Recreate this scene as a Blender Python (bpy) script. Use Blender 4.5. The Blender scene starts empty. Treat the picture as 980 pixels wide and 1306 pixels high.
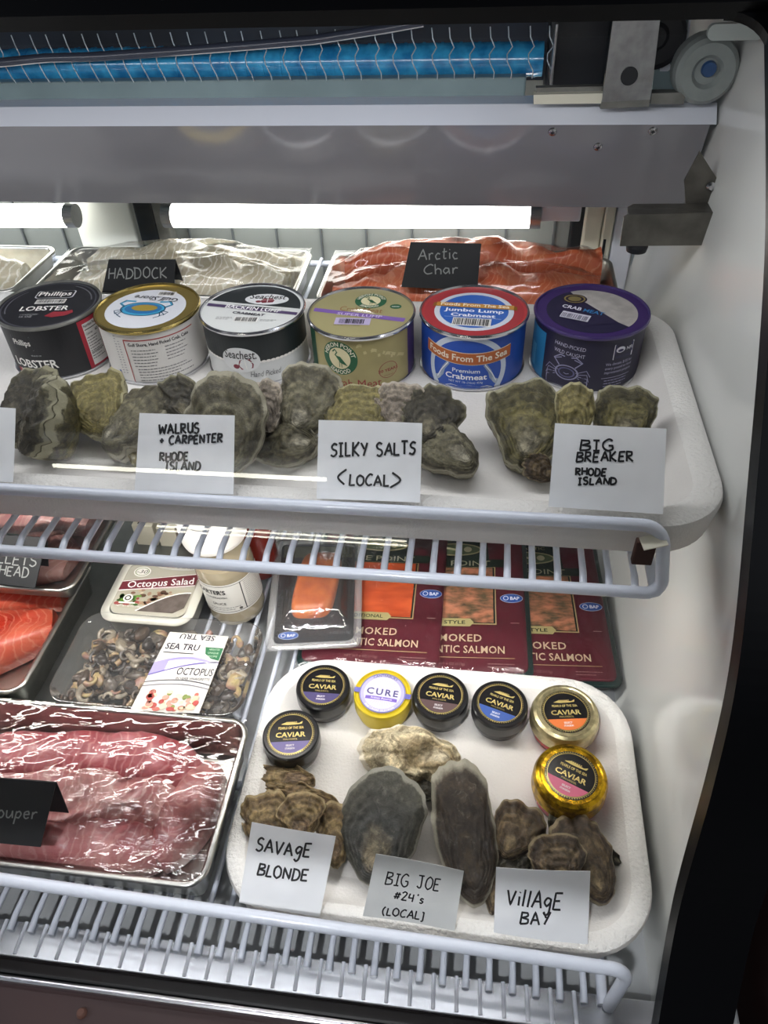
import bpy, bmesh, math, random
from mathutils import Vector, Matrix, noise
from mathutils.geometry import tessellate_polygon
V = Vector
PI = math.pi
scene = bpy.context.scene
COL = scene.collection
# ------------------------------------------------------------------ camera
FPX = 960.0                         # focal length in pixels of the 980 x 1306 frame
Z0 = 1.45                           # lens height above the shop floor (everything below is laid out from the lens, then lifted by Z0)
_X = V((8320, 469, -960)).normalized()
_N = V((51.7, 1047, 960)); _N = (_N - _X * _N.dot(_X)).normalized()
_Y = _N.cross(_X)
if _Y.z < 0: _Y = -_Y
def ray(px, py):
    c = V(((px - 490) / FPX, (py - 653) / FPX, 1.0))
    return V((_X.dot(c), _Y.dot(c), -_N.dot(c)))
def P(px, py, x=None, y=None, z=None, d=None):
    r = ray(px, py)
    if d is not None: return r * d
    if x is not None: return r * (x / r.x)
    if y is not None: return r * (y / r.y)
    return r * (z / r.z)
cam = bpy.data.cameras.new('camera'); camo = bpy.data.objects.new('camera', cam); COL.objects.link(camo)
cam.sensor_fit = 'VERTICAL'; cam.sensor_height = 36.0; cam.lens = 36.0 * FPX / 1306.0
cam.clip_start = 0.01; cam.clip_end = 100
_R = V((_X.x, _Y.x, -_N.x)); _U = -V((_X.y, _Y.y, -_N.y)); _F = V((_X.z, _Y.z, -_N.z))
camo.matrix_world = Matrix(((_R.x, _U.x, -_F.x, 0), (_R.y, _U.y, -_F.y, 0), (_R.z, _U.z, -_F.z, 0), (0, 0, 0, 1)))
scene.camera = camo
# ------------------------------------------------------------------ world, lights, exposure
vs = scene.view_settings
vs.view_transform = 'Standard'; vs.look = 'None'; vs.gamma = 1.0; vs.use_curve_mapping = False
vs.exposure = 0.3
w = bpy.data.worlds.new('shop'); scene.world = w; w.use_nodes = True
w.node_tree.nodes['Background'].inputs[0].default_value = (0.50, 0.55, 0.68, 1)
w.node_tree.nodes['Background'].inputs[1].default_value = 0.06
def area(name, loc, target, sx, sy, power, color):
    l = bpy.data.lights.new(name, 'AREA'); l.shape = 'RECTANGLE'; l.size = sx; l.size_y = sy; l.energy = power; l.color = color
    o = bpy.data.objects.new(name, l); COL.objects.link(o); o.location = loc
    o.rotation_euler = (V(target) - V(loc)).to_track_quat('-Z', 'Y').to_euler(); return o
area('shop_ceiling_light', (-3.2, -1.0, 1.3), (-0.15, 0.40, -0.5), 1.4, 1.2, 86.0, (0.82, 0.90, 1.0))
area('shop_ceiling_light', (2.9, -1.2, 1.3), (-0.05, 0.40, -0.5), 1.4, 1.2, 82.0, (0.86, 0.92, 1.0))
area('canopy_strip_light', (-0.27, 0.515, -0.092), (-0.27, 0.60, -0.50), 0.80, 0.03, 1.2, (0.97, 0.98, 1.0))
area('under_shelf_fill', (-0.25, 0.40, -0.414), (-0.25, 0.47, -0.63), 0.7, 0.012, 1.3, (1.0, 0.97, 0.92))  # added fill to brighten goods below the upper shelf, not a known fitting
sl = bpy.data.lights.new('lower_front_fill_spot', 'SPOT'); sl.energy = 66.0; sl.color = (0.95, 0.97, 1.0); sl.spot_size = math.radians(24); sl.spot_blend = 0.7; sl.shadow_soft_size = 0.045  # added spot fill for the lower rail, cards and tray, no known fitting
so_ = bpy.data.objects.new('lower_front_fill_spot', sl); COL.objects.link(so_); so_.location = (-0.30, -0.54, 1.0); so_.rotation_euler = (V((-0.10, 0.19, -0.62)) - so_.location).to_track_quat('-Z', 'Y').to_euler()
# ------------------------------------------------------------------ materials
MATS = {}
def newmat(name):
    m = bpy.data.materials.new(name); m.use_nodes = True
    nt = m.node_tree; b = nt.nodes['Principled BSDF']; return m, nt, b
def rgba(c): return (c[0], c[1], c[2], 1.0)
def hexc(h):
    h = h.lstrip('#'); o = []
    for i in (0, 2, 4):
        c = int(h[i:i+2], 16) / 255.0
        o.append(c / 12.92 if c <= 0.04045 else ((c + 0.055) / 1.055) ** 2.4)
    return tuple(o)
def mat(name, col, rough=0.5, metal=0.0, var=0.0, vscale=40.0, bump=0.0, bscale=200.0, spec=0.5, col2=None, coat=0.0, trans=0.0, sss=0.0, stretch=None):
    if name in MATS: return MATS[name]
    if isinstance(col, str): col = hexc(col)
    if isinstance(col2, str): col2 = hexc(col2)
    m, nt, b = newmat(name)
    b.inputs['Base Color'].default_value = rgba(col); b.inputs['Roughness'].default_value = rough; b.inputs['Metallic'].default_value = metal
    b.inputs['Specular IOR Level'].default_value = spec; b.inputs['Coat Weight'].default_value = coat; b.inputs['Coat Roughness'].default_value = 0.08
    b.inputs['Transmission Weight'].default_value = trans
    if sss: b.inputs['Subsurface Weight'].default_value = sss; b.inputs['Subsurface Radius'].default_value = (0.006, 0.003, 0.002); b.inputs['Subsurface Scale'].default_value = 1.0
    tc = nt.nodes.new('ShaderNodeTexCoord'); src = tc.outputs['Object']
    if stretch:
        mp = nt.nodes.new('ShaderNodeMapping'); mp.inputs['Scale'].default_value = stretch; nt.links.new(src, mp.inputs[0]); src = mp.outputs[0]
    if var or col2:
        n = nt.nodes.new('ShaderNodeTexNoise'); n.inputs['Scale'].default_value = vscale; n.inputs['Detail'].default_value = 5; nt.links.new(src, n.inputs['Vector'])
        r = nt.nodes.new('ShaderNodeValToRGB'); nt.links.new(n.outputs[0], r.inputs[0])
        c2 = col2 if col2 else tuple(c * (1 - var) for c in col)
        r.color_ramp.elements[0].position = 0.36; r.color_ramp.elements[1].position = 0.64
        r.color_ramp.elements[0].color = rgba(c2); r.color_ramp.elements[1].color = rgba(col)
        nt.links.new(r.outputs[0], b.inputs['Base Color'])
    if bump:
        n2 = nt.nodes.new('ShaderNodeTexNoise'); n2.inputs['Scale'].default_value = bscale; n2.inputs['Detail'].default_value = 3; nt.links.new(src, n2.inputs['Vector'])
        bp = nt.nodes.new('ShaderNodeBump'); bp.inputs['Strength'].default_value = bump; bp.inputs['Distance'].default_value = 0.002
        nt.links.new(n2.outputs[0], bp.inputs['Height']); nt.links.new(bp.outputs[0], b.inputs['Normal'])
    MATS[name] = m; return m
def ink(h, rough=0.45): return mat('print_' + (h if isinstance(h, str) else '%.2f_%.2f_%.2f' % h), h, rough)
def emit(name, col, strength):
    m, nt, b = newmat(name); b.inputs['Base Color'].default_value = rgba(col)
    b.inputs['Emission Color'].default_value = rgba(col); b.inputs['Emission Strength'].default_value = strength; return m
def film(name, gloss=0.25, rough=0.08, bump=0.4, bscale=60.0, tint=(1, 1, 1), stretch=(1, 1, 1), base=0.03, milky=0.0):
    """clear plastic: see-through with a glossy coat that grows at grazing angles"""
    m = bpy.data.materials.new(name); m.use_nodes = True; nt = m.node_tree; nt.nodes.clear()
    out = nt.nodes.new('ShaderNodeOutputMaterial'); mx = nt.nodes.new('ShaderNodeMixShader')
    tr = nt.nodes.new('ShaderNodeBsdfTransparent'); tr.inputs[0].default_value = rgba(tint)
    gl = nt.nodes.new('ShaderNodeBsdfGlossy'); gl.inputs['Roughness'].default_value = rough
    lw = nt.nodes.new('ShaderNodeFresnel'); lw.inputs[0].default_value = 1.45
    ml = nt.nodes.new('ShaderNodeMath'); ml.operation = 'MULTIPLY_ADD'; ml.inputs[1].default_value = gloss * 4; ml.inputs[2].default_value = base; ml.use_clamp = True
    nt.links.new(lw.outputs[0], ml.inputs[0]); nt.links.new(ml.outputs[0], mx.inputs[0])
    if milky:
        m2 = nt.nodes.new('ShaderNodeMixShader'); df = nt.nodes.new('ShaderNodeBsdfDiffuse'); df.inputs[0].default_value = (0.8, 0.8, 0.8, 1)
        m2.inputs[0].default_value = milky; nt.links.new(tr.outputs[0], m2.inputs[1]); nt.links.new(df.outputs[0], m2.inputs[2]); nt.links.new(m2.outputs[0], mx.inputs[1])
    else: nt.links.new(tr.outputs[0], mx.inputs[1])
    nt.links.new(gl.outputs[0], mx.inputs[2]); nt.links.new(mx.outputs[0], out.inputs[0])
    if bump:
        tc = nt.nodes.new('ShaderNodeTexCoord'); mp = nt.nodes.new('ShaderNodeMapping'); mp.inputs['Scale'].default_value = stretch; mp.inputs['Rotation'].default_value = (0, 0, 0.6)
        n = nt.nodes.new('ShaderNodeTexNoise'); n.inputs['Scale'].default_value = bscale; n.inputs['Detail'].default_value = 3; n.inputs['Distortion'].default_value = 0.8
        bp = nt.nodes.new('ShaderNodeBump'); bp.inputs['Strength'].default_value = bump; bp.inputs['Distance'].default_value = 0.004
        nt.links.new(tc.outputs['Object'], mp.inputs[0]); nt.links.new(mp.outputs[0], n.inputs['Vector']); nt.links.new(n.outputs[0], bp.inputs['Height'])
        nt.links.new(bp.outputs[0], gl.inputs['Normal']); nt.links.new(bp.outputs[0], lw.inputs['Normal'])
    return m
def oyster_mat(name, ramp, blotch, rim='b9b5a6', rings=7.0, bl=0.5, bump=0.9, rimw=0.055):
    """growth bands follow the stored distance from the hinge, broken up by noise; blotches, grit and a pale lip"""
    m, nt, b = newmat(name); L = nt.links.new; N = nt.nodes.new
    b.inputs['Roughness'].default_value = 0.40; b.inputs['Specular IOR Level'].default_value = 0.45
    at = N('ShaderNodeAttribute'); at.attribute_name = 'rho'; tc = N('ShaderNodeTexCoord')
    def nz(sc, det=6, ro=0.65, dist=0.0):
        n = N('ShaderNodeTexNoise'); n.inputs['Scale'].default_value = sc; n.inputs['Detail'].default_value = det; n.inputs['Roughness'].default_value = ro; n.inputs['Distortion'].default_value = dist; L(tc.outputs['Object'], n.inputs['Vector']); return n.outputs[0]
    def mth(op, a, b_, c=None):
        q = N('ShaderNodeMath'); q.operation = op
        for i, x in enumerate((a, b_, c)):
            if x is None: continue
            if isinstance(x, (int, float)): q.inputs[i].default_value = x
            else: L(x, q.inputs[i])
        return q.outputs[0]
    def rmp(x, els):
        r = N('ShaderNodeValToRGB'); L(x, r.inputs[0]); cr = r.color_ramp
        while len(cr.elements) < len(els): cr.elements.new(0.5)
        for e, (p, c) in zip(cr.elements, els): e.position = p; e.color = rgba(c)
        return r.outputs[0]
    def mix(f, a, b_, mode='MIX'):
        q = N('ShaderNodeMix'); q.data_type = 'RGBA'; q.blend_type = mode
        if isinstance(f, (int, float)): q.inputs[0].default_value = f
        else: L(f, q.inputs[0])
        for i, x in ((6, a), (7, b_)):
            if isinstance(x, tuple): q.inputs[i].default_value = rgba(x)
            else: L(x, q.inputs[i])
        return q.outputs[2]
    n1 = nz(38, 6, 0.7, 0.6); n2 = nz(330, 5, 0.75); n4 = nz(150, 7, 0.8, 0.5); rho = at.outputs['Fac']
    s_ = mth('MULTIPLY_ADD', n1, 0.62, -0.31); s1 = mth('ADD', rho, s_)
    col = rmp(s1, [(p, hexc(c)) for p, c in ramp])
    rg = mth('SINE', mth('MULTIPLY', mth('MULTIPLY_ADD', n1, 0.25, rho), rings * 2 * PI), 0.0)
    gr = mth('MULTIPLY_ADD', rg, 0.045, mth('MULTIPLY_ADD', n4, 0.6, mth('MULTIPLY', n2, 0.4)))
    col = mix(0.9, col, rmp(gr, [(0.36, (0.34, 0.33, 0.31)), (0.5, (0.92, 0.92, 0.90)), (0.64, (1.75, 1.72, 1.65))]), 'MULTIPLY')
    b3 = rmp(nz(95, 6, 0.7, 1.0), [(0.51, (0, 0, 0)), (0.57, (bl, bl, bl))]); col = mix(b3, col, hexc(blotch))
    b5 = rmp(nz(140, 6, 0.75, 0.8), [(0.56, (0, 0, 0)), (0.66, (.2, .2, .2))]); col = mix(b5, col, hexc(rim))
    rm = rmp(mth('MULTIPLY_ADD', n4, 0.10, rho), [(1.035 - rimw, (0, 0, 0)), (1.055 - rimw * .5, (.85, .85, .85))]) if rimw else None
    if rm is not None: col = mix(rm, col, hexc(rim))
    L(col, b.inputs['Base Color'])
    bp = N('ShaderNodeBump'); bp.inputs['Strength'].default_value = bump; bp.inputs['Distance'].default_value = 0.0022; L(gr, bp.inputs['Height']); L(bp.outputs[0], b.inputs['Normal'])
    MATS[name] = m; return m
# ------------------------------------------------------------------ mesh builder
class MB:
    def __init__(s): s.v = []; s.f = []; s.mi = []; s.sm = []; s.mats = []; s.rho = {}
    def mat(s, m):
        if m not in s.mats: s.mats.append(m)
        return s.mats.index(m)
    def add(s, vs, fs, m, smooth=True):
        b = len(s.v); s.v.extend(V(p) for p in vs); k = s.mat(m)
        for f in fs: s.f.append([b + i for i in f]); s.mi.append(k); s.sm.append(smooth)
        return b
    def box(s, c, size, m, bev=0.0, rot=None, seg=2):
        bm = bmesh.new(); bmesh.ops.create_cube(bm, size=1.0)
        for v in bm.verts: v.co = V((v.co.x * size[0], v.co.y * size[1], v.co.z * size[2]))
        if bev: bmesh.ops.bevel(bm, geom=list(bm.edges), offset=min(bev, min(size) * 0.49), segments=seg, affect='EDGES', profile=0.5)
        R = rot if rot is not None else Matrix.Identity(3)
        vs = [R @ v.co + V(c) for v in bm.verts]; bm.verts.index_update(); fs = [[v.index for v in f.verts] for f in bm.faces]; bm.free()
        s.add(vs, fs, m, False)
    def lathe(s, prof, m, n=48, c=(0, 0, 0), smooth=True, a0=0.0):
        """prof: list of (r, z) or (r, z, mat)"""
        c = V(c)
        def pt(r, z, j): a = a0 + 2 * PI * j / n; return V((r * math.cos(a), r * math.sin(a), z)) + c
        for q in range(len(prof) - 1):
            (r0, z0), (r1, z1) = prof[q][:2], prof[q + 1][:2]; mm = prof[q + 1][2] if len(prof[q + 1]) > 2 else m
            vs = []; fs = []
            if r0 < 1e-7 and r1 < 1e-7: continue
            if r0 < 1e-7 or r1 < 1e-7:
                rr, zz, zc = (r1, z1, z0) if r0 < 1e-7 else (r0, z0, z1)
                vs = [pt(rr, zz, j) for j in range(n)] + [V((0, 0, zc)) + c]; fs = [(j, (j + 1) % n, n) for j in range(n)]
            else:
                vs = [pt(r0, z0, j) for j in range(n)] + [pt(r1, z1, j) for j in range(n)]
                fs = [(j, (j + 1) % n, n + (j + 1) % n, n + j) for j in range(n)]
            s.add(vs, fs, mm, smooth)
    def tube(s, path, r, m, n=10, caps=True):
        path = [V(p) for p in path]; rings = []; up = None
        for i, p in enumerate(path):
            t = (path[min(i + 1, len(path) - 1)] - path[max(i - 1, 0)]).normalized()
            if up is None: up = V((0, 0, 1)) if abs(t.z) < 0.9 else V((1, 0, 0))
            a = (up - t * up.dot(t)).normalized(); bb = t.cross(a); up = a
            ri = r[i] if isinstance(r, (list, tuple)) else r
            rings.append([p + (a * math.cos(2 * PI * j / n) + bb * math.sin(2 * PI * j / n)) * ri for j in range(n)])
        s.loops(rings, m, cap0=caps, cap1=caps)
    def loops(s, rings, m, cap0=False, cap1=False, closed=True, smooth=True):
        n = len(rings[0]); vs = [p for r in rings for p in r]; fs = []
        for i in range(len(rings) - 1):
            for j in range(n if closed else n - 1): k = (j + 1) % n; fs.append((i * n + j, i * n + k, (i + 1) * n + k, (i + 1) * n + j))
        b = s.add(vs, fs, m, smooth)
        for fl, i in ((cap0, 0), (cap1, len(rings) - 1)):
            if fl: s.add(rings[i], [list(range(n))], m, False)
    def grid(s, fn, nu, nv, m, smooth=True):
        vs = [fn(i / nu, j / nv) for j in range(nv + 1) for i in range(nu + 1)]
        fs = [(j * (nu + 1) + i, j * (nu + 1) + i + 1, (j + 1) * (nu + 1) + i + 1, (j + 1) * (nu + 1) + i) for j in range(nv) for i in range(nu)]
        s.add(vs, fs, m, smooth)
    def slab(s, fn, nu, nv, m, smooth=True):
        """closed sheet: fn(u, v, side) with side 0 or 1"""
        s.grid(lambda u, v: fn(u, v, 1), nu, nv, m, smooth); s.grid(lambda u, v: fn(u, v, 0), nu, nv, m, smooth)
        per = [(i / nu, 0) for i in range(nu)] + [(1, j / nv) for j in range(nv)] + [(1 - i / nu, 1) for i in range(nu)] + [(0, 1 - j / nv) for j in range(nv)]
        s.loops([[fn(u, v, 0) for u, v in per], [fn(u, v, 1) for u, v in per]], m, smooth=False)
    def prism(s, pts, a, b, m, axis='x'):
        """polygon in the plane across `axis`, from a to b"""
        def mk(p, t): return V((t, p[0], p[1])) if axis == 'x' else (V((p[0], t, p[1])) if axis == 'y' else V((p[0], p[1], t)))
        s.loops([[mk(p, a) for p in pts], [mk(p, b) for p in pts]], m, cap0=True, cap1=True, smooth=False)
    def build(s, name, parent=None, M=None, recalc=True, world=False):
        me = bpy.data.meshes.new(name)
        vs = s.v
        if world and parent is not None: inv = parent.matrix_basis.inverted(); vs = [inv @ p for p in vs]
        me.from_pydata([tuple(p) for p in vs], [], s.f)
        for m in s.mats: me.materials.append(m)
        me.polygons.foreach_set('material_index', s.mi); me.polygons.foreach_set('use_smooth', s.sm)
        if recalc:
            bm = bmesh.new(); bm.from_mesh(me); bmesh.ops.recalc_face_normals(bm, faces=bm.faces); bm.to_mesh(me); bm.free()
        if s.rho:
            at = me.attributes.new('rho', 'FLOAT', 'POINT'); at.data.foreach_set('value', [s.rho.get(i, 0.0) for i in range(len(s.v))])
        me.update(); o = bpy.data.objects.new(name, me); COL.objects.link(o)
        if parent is not None: o.parent = parent
        if M is not None: o.matrix_basis = M
        return o
def tag(o, label, cat, group=None, kind=None):
    if label: o['label'] = label
    if cat: o['category'] = cat
    if group: o['group'] = group
    if kind: o['kind'] = kind
    return o
def thing(name, label, cat, M=None, group=None):
    o = bpy.data.objects.new(name, None); COL.objects.link(o); o.empty_display_size = 0.02
    if M is not None: o.matrix_basis = M if isinstance(M, Matrix) else Matrix.Translation(V(M))
    return tag(o, label, cat, group)
def copy_thing(root, M, label=None, group=None):
    r = root.copy(); COL.objects.link(r); r.matrix_basis = M
    if label: r['label'] = label
    if group: r['group'] = group
    for ch in list(root.children):
        c = ch.copy(); COL.objects.link(c); c.parent = r
        for g in list(ch.children): d = g.copy(); COL.objects.link(d); d.parent = c
    return r
def frame_m(o, x, y, z):
    return Matrix(((x.x, y.x, z.x, o.x), (x.y, y.y, z.y, o.y), (x.z, y.z, z.z, o.z), (0, 0, 0, 1)))
def rrect(hx, hy, r, n=6, cx=0.0, cy=0.0):
    out = []
    for sx, sy, a0 in ((1, 1, 0), (-1, 1, PI / 2), (-1, -1, PI), (1, -1, 1.5 * PI)):
        for i in range(n + 1): a = a0 + PI / 2 * i / n; out.append((cx + sx * (hx - r) + r * math.cos(a), cy + sy * (hy - r) + r * math.sin(a)))
    return out
def rz(deg): return Matrix.Rotation(math.radians(deg), 4, 'Z')
# ------------------------------------------------------------------ lettering and printed artwork
_TC = {}
def text_data(s, bold=0.0, shear=0.0, space=1.0):
    k = (s, bold, shear, space)
    if k in _TC: return _TC[k]
    c = bpy.data.curves.new('lettering', 'FONT'); c.body = s; c.size = 1.0; c.offset = bold; c.shear = shear; c.space_character = space; c.resolution_u = 2
    o = bpy.data.objects.new('lettering', c); COL.objects.link(o)
    dg = bpy.context.evaluated_depsgraph_get(); dg.update(); ev = o.evaluated_get(dg); me = ev.to_mesh()
    vs = [(v.co.x, v.co.y) for v in me.vertices]; fs = [list(p.vertices) for p in me.polygons]; ev.to_mesh_clear()
    bpy.data.objects.remove(o); bpy.data.curves.remove(c)
    x0 = min(v[0] for v in vs); x1 = max(v[0] for v in vs); y0 = min(v[1] for v in vs); y1 = max(v[1] for v in vs)
    vs = [((x - (x0 + x1) / 2), y) for x, y in vs]
    _TC[k] = (vs, fs, x1 - x0, y0, y1); return _TC[k]
class Art:
    """prints flat shapes on a surface; fn(x, y, h) -> point"""
    H = 0.00016
    def __init__(s, mb, fn): s.mb = mb; s.fn = fn
    def _p(s, x, y, k): return s.fn(x, y, k * s.H)
    def rect(s, x0, y0, x1, y1, m, k=1, nx=None, ny=1):
        nx = nx or max(1, int(abs(x1 - x0) / 0.004)); s.mb.grid(lambda u, v: s._p(x0 + (x1 - x0) * u, y0 + (y1 - y0) * v, k), nx, ny, m, False)
    def ell(s, cx, cy, rx, ry, m, k=1, r0=0.0, n=40, rings=4, a0=0.0, a1=2 * PI):
        full = abs(a1 - a0 - 2 * PI) < 1e-6
        s.mb.grid(lambda u, v: s._p(cx + rx * (r0 + (1 - r0) * v) * math.cos(a0 + (a1 - a0) * u), cy + ry * (r0 + (1 - r0) * v) * math.sin(a0 + (a1 - a0) * u), k), n, 1 if r0 > 0.6 else rings, m, False)
    def band(s, pts_lo, pts_hi, m, k=1):
        n = len(pts_lo); vs = [s._p(p[0], p[1], k) for p in pts_lo] + [s._p(p[0], p[1], k) for p in pts_hi]
        s.mb.add(vs, [(i, i + 1, n + i + 1, n + i) for i in range(n - 1)], m, False)
    def poly(s, pts, m, k=1):
        tri = tessellate_polygon([[V((p[0], p[1], 0)) for p in pts]]); s.mb.add([s._p(p[0], p[1], k) for p in pts], [list(t) for t in tri], m, False)
    def line(s, pts, wd, m, k=1):
        lo = []; hi = []
        for i, p in enumerate(pts):
            a = pts[max(i - 1, 0)]; b = pts[min(i + 1, len(pts) - 1)]; dx, dy = b[0] - a[0], b[1] - a[1]; l = math.hypot(dx, dy) or 1; nx, ny = -dy / l * wd / 2, dx / l * wd / 2
            lo.append((p[0] - nx, p[1] - ny)); hi.append((p[0] + nx, p[1] + ny))
        s.band(lo, hi, m, k)
    def text(s, t, cx, cy, m, size=None, width=None, k=2, bold=0.0, shear=0.0, space=1.0, rot=0.0, arc=None, sy=1.0, left=False):
        vs, fs, w, y0, y1 = text_data(t, bold, shear, space)
        sc = (width / w) if width else size; ca, sa = math.cos(rot), math.sin(rot); out = []
        for x, y in vs:
            x *= sc; y *= sc * sy
            if width and size: y = y / sc * size
            if left: x += w * sc / 2
            if arc:
                yy = y; R = abs(arc)
                if arc > 0: a = x / R; x, y = (R + yy) * math.sin(a), (R + yy) * math.cos(a)
                else: a = x / R; x, y = (R - yy) * math.sin(a), -(R - yy) * math.cos(a)
            out.append(s._p(cx + x * ca - y * sa, cy + x * sa + y * ca, k))
        s.mb.add(out, fs, m, False)
    def barcode(s, x0, y0, x1, y1, k=2, seed=1, white=True):
        R = random.Random(seed)
        if white: s.rect(x0 - 0.001, y0 - 0.001, x1 + 0.001, y1 + 0.001, ink('e8e6e2'), k)
        x = x0
        while x < x1: wd = R.choice((0.0003, 0.0006, 0.0009)); s.rect(x, y0, min(x + wd, x1), y1, ink('1a1a1c'), k + 1, nx=1); x += wd + R.choice((0.0003, 0.0005, 0.0008))
    def small(s, x0, y0, x1, rows, dy, m, k=2, seed=3, h=0.0008):
        """rows of copy too small to read in the photo: broken thin dashes"""
        R = random.Random(seed)
        for r in range(rows):
            x = x0; y = y0 - r * dy; xe = x1 - R.random() * (x1 - x0) * 0.3
            while x < xe: wd = R.uniform(0.0012, 0.004); s.rect(x, y, min(x + wd, xe), y + h, m, k, nx=1); x += wd + 0.0007
GL = {
 'A': (.72, [[(0,0),(.36,1),(.72,0)],[(.1,.36),(.62,.38)]]), 'B': (.62, [[(0,0),(.03,1)],[(-.05,.98),(.5,.95),(.52,.7),(.08,.53),(.6,.42),(.56,.1),(-.04,0)]]),
 'C': (.6, [[(.6,.9),(.35,1),(.05,.7),(.02,.3),(.25,.0),(.6,.1)]]), 'D': (.64, [[(.02,0),(.05,1)],[(-.05,1),(.45,.9),(.64,.5),(.45,.1),(-.04,0)]]),
 'E': (.58, [[(.58,.98),(.05,.96),(.02,0),(.56,.02)],[(.04,.5),(.46,.52)]]), 'G': (.66, [[(.62,.86),(.36,1),(.05,.7),(.04,.28),(.3,0),(.62,.14),(.62,.44),(.36,.44)]]),
 'H': (.62, [[(0,1),(.02,0)],[(.6,1),(.62,0)],[(.02,.5),(.6,.52)]]), 'I': (.44, [[(0,1),(.44,1)],[(.22,1),(.22,0)],[(0,0),(.44,.02)]]),
 'J': (.6, [[(.05,1),(.62,1)],[(.4,1),(.4,.15),(.22,0),(.02,.14)]]), 'K': (.6, [[(.02,1),(.02,0)],[(.58,1),(.05,.45),(.6,0)]]),
 'L': (.5, [[(.05,1),(.02,.02),(.52,.04)]]), 'N': (.64, [[(.02,0),(.05,1),(.58,.04),(.64,1)]]), 'O': (.66, [[(.34,1),(.05,.75),(.04,.25),(.33,0),(.62,.25),(.62,.75),(.3,1.0)]]),
 'P': (.56, [[(.02,0),(.05,1)],[(-.04,.98),(.5,.92),(.5,.62),(.05,.48)]]), 'R': (.62, [[(.02,0),(.05,1)],[(-.04,.98),(.5,.92),(.5,.62),(.08,.5),(.62,0)]]),
 'S': (.56, [[(.54,.88),(.3,1),(.05,.8),(.14,.57),(.46,.44),(.52,.2),(.28,0),(.0,.12)]]), 'T': (.6, [[(-.02,1),(.62,1)],[(.3,1),(.3,0)]]),
 'U': (.6, [[(.02,1),(.04,.25),(.28,0),(.54,.2),(.58,1),(.6,0)]]), 'V': (.64, [[(0,1),(.3,0),(.64,1)]]), 'W': (.86, [[(0,1),(.2,0),(.43,.75),(.64,0),(.86,1)]]),
 'Y': (.58, [[(0,1),(.28,.5)],[(.58,1),(.22,0)]]), '+': (.5, [[(0,.45),(.5,.47)],[(.25,.2),(.25,.72)]]), '#': (.55, [[(.15,.05),(.25,.85)],[(.38,.05),(.48,.85)],[(0,.3),(.55,.33)],[(.05,.6),(.6,.62)]]),
 '2': (.5, [[(.02,.8),(.25,1),(.48,.78),(.02,.02),(.52,.04)]]), '4': (.5, [[(.1,1),(.02,.45),(.5,.47)],[(.44,.95),(.4,0)]]), "'": (.16, [[(.1,1),(.06,.78)]]),
 '<': (.4, [[(.4,1.1),(0,.45),(.4,-.2)]]), '>': (.4, [[(0,1.1),(.4,.45),(0,-.2)]]), '(': (.26, [[(.26,1.1),(.04,.7),(.04,.25),(.22,-.15)]]), ')': (.26, [[(.0,1.1),(.22,.7),(.22,.25),(.02,-.15)]]),
 ']': (.26, [[(.02,1.05),(.24,1.05),(.2,.0),(.0,-.1)]]),
 'g': (.5, [[(.46,.62),(.2,.68),(.02,.4),(.2,.15),(.44,.4),(.46,.66),(.42,-.2),(.2,-.42),(0,-.25)]]), 'i': (.14, [[(.07,.62),(.07,0)],[(.08,.86),(.1,.92)]]), 'l': (.16, [[(.1,1.05),(.07,0)]]),
 'r': (.36, [[(.02,.62),(.04,0)],[(.04,.38),(.2,.62),(.38,.58)]]), 'c': (.4, [[(.4,.54),(.2,.64),(.02,.36),(.14,.04),(.42,.1)]]), 't': (.4, [[(.2,.95),(.18,.1),(.38,.05)],[(0,.62),(.42,.66)]]),
 'h': (.42, [[(.02,1.05),(.04,0)],[(.04,.4),(.22,.6),(.4,.45),(.42,0)]]), 'a': (.44, [[(.4,.56),(.16,.62),(.02,.3),(.16,.02),(.38,.3),(.4,.6),(.44,.0)]]), 'o': (.44, [[(.22,.62),(.03,.4),(.08,.06),(.3,.02),(.43,.34),(.2,.62)]]),
 'u': (.46, [[(.02,.6),(.06,.1),(.24,.02),(.42,.3),(.44,.6),(.48,.02)]]), 'p': (.44, [[(.06,.6),(.02,-.45)],[(.05,.45),(.26,.62),(.44,.4),(.3,.06),(.04,.12)]]), 'e': (.42, [[(.02,.32),(.4,.36),(.3,.62),(.06,.5),(.04,.14),(.24,.0),(.42,.12)]]),
 's': (.36, [[(.34,.52),(.16,.6),(.06,.42),(.32,.22),(.2,.02),(.0,.08)]]), ' ': (.36, []),
}
def smooth_line(pts, n=5):
    if len(pts) < 3: return [tuple(a + (b - a) * i / 3 for a, b in zip(pts[0], pts[1])) for i in range(4)]
    out = []
    for i in range(len(pts) - 1):
        p0 = pts[max(i - 1, 0)]; p1 = pts[i]; p2 = pts[i + 1]; p3 = pts[min(i + 2, len(pts) - 1)]
        # keep sharp corners sharp
        a = V((p1[0] - p0[0], p1[1] - p0[1])); b = V((p2[0] - p1[0], p2[1] - p1[1])); c = V((p3[0] - p2[0], p3[1] - p2[1]))
        t1 = (V(p2) - V(p0)) * 0.5 if a.length and b.length and a.normalized().dot(b.normalized()) > 0.2 else b * 0.6
        t2 = (V(p3) - V(p1)) * 0.5 if c.length and b.length and c.normalized().dot(b.normalized()) > 0.2 else b * 0.6
        for q in range(n):
            t = q / n; h00 = 2*t**3 - 3*t*t + 1; h10 = t**3 - 2*t*t + t; h01 = -2*t**3 + 3*t*t; h11 = t**3 - t*t
            v = V(p1) * h00 + t1 * h10 + V(p2) * h01 + t2 * h11; out.append((v.x, v.y))
    out.append(tuple(pts[-1])); return out
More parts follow.
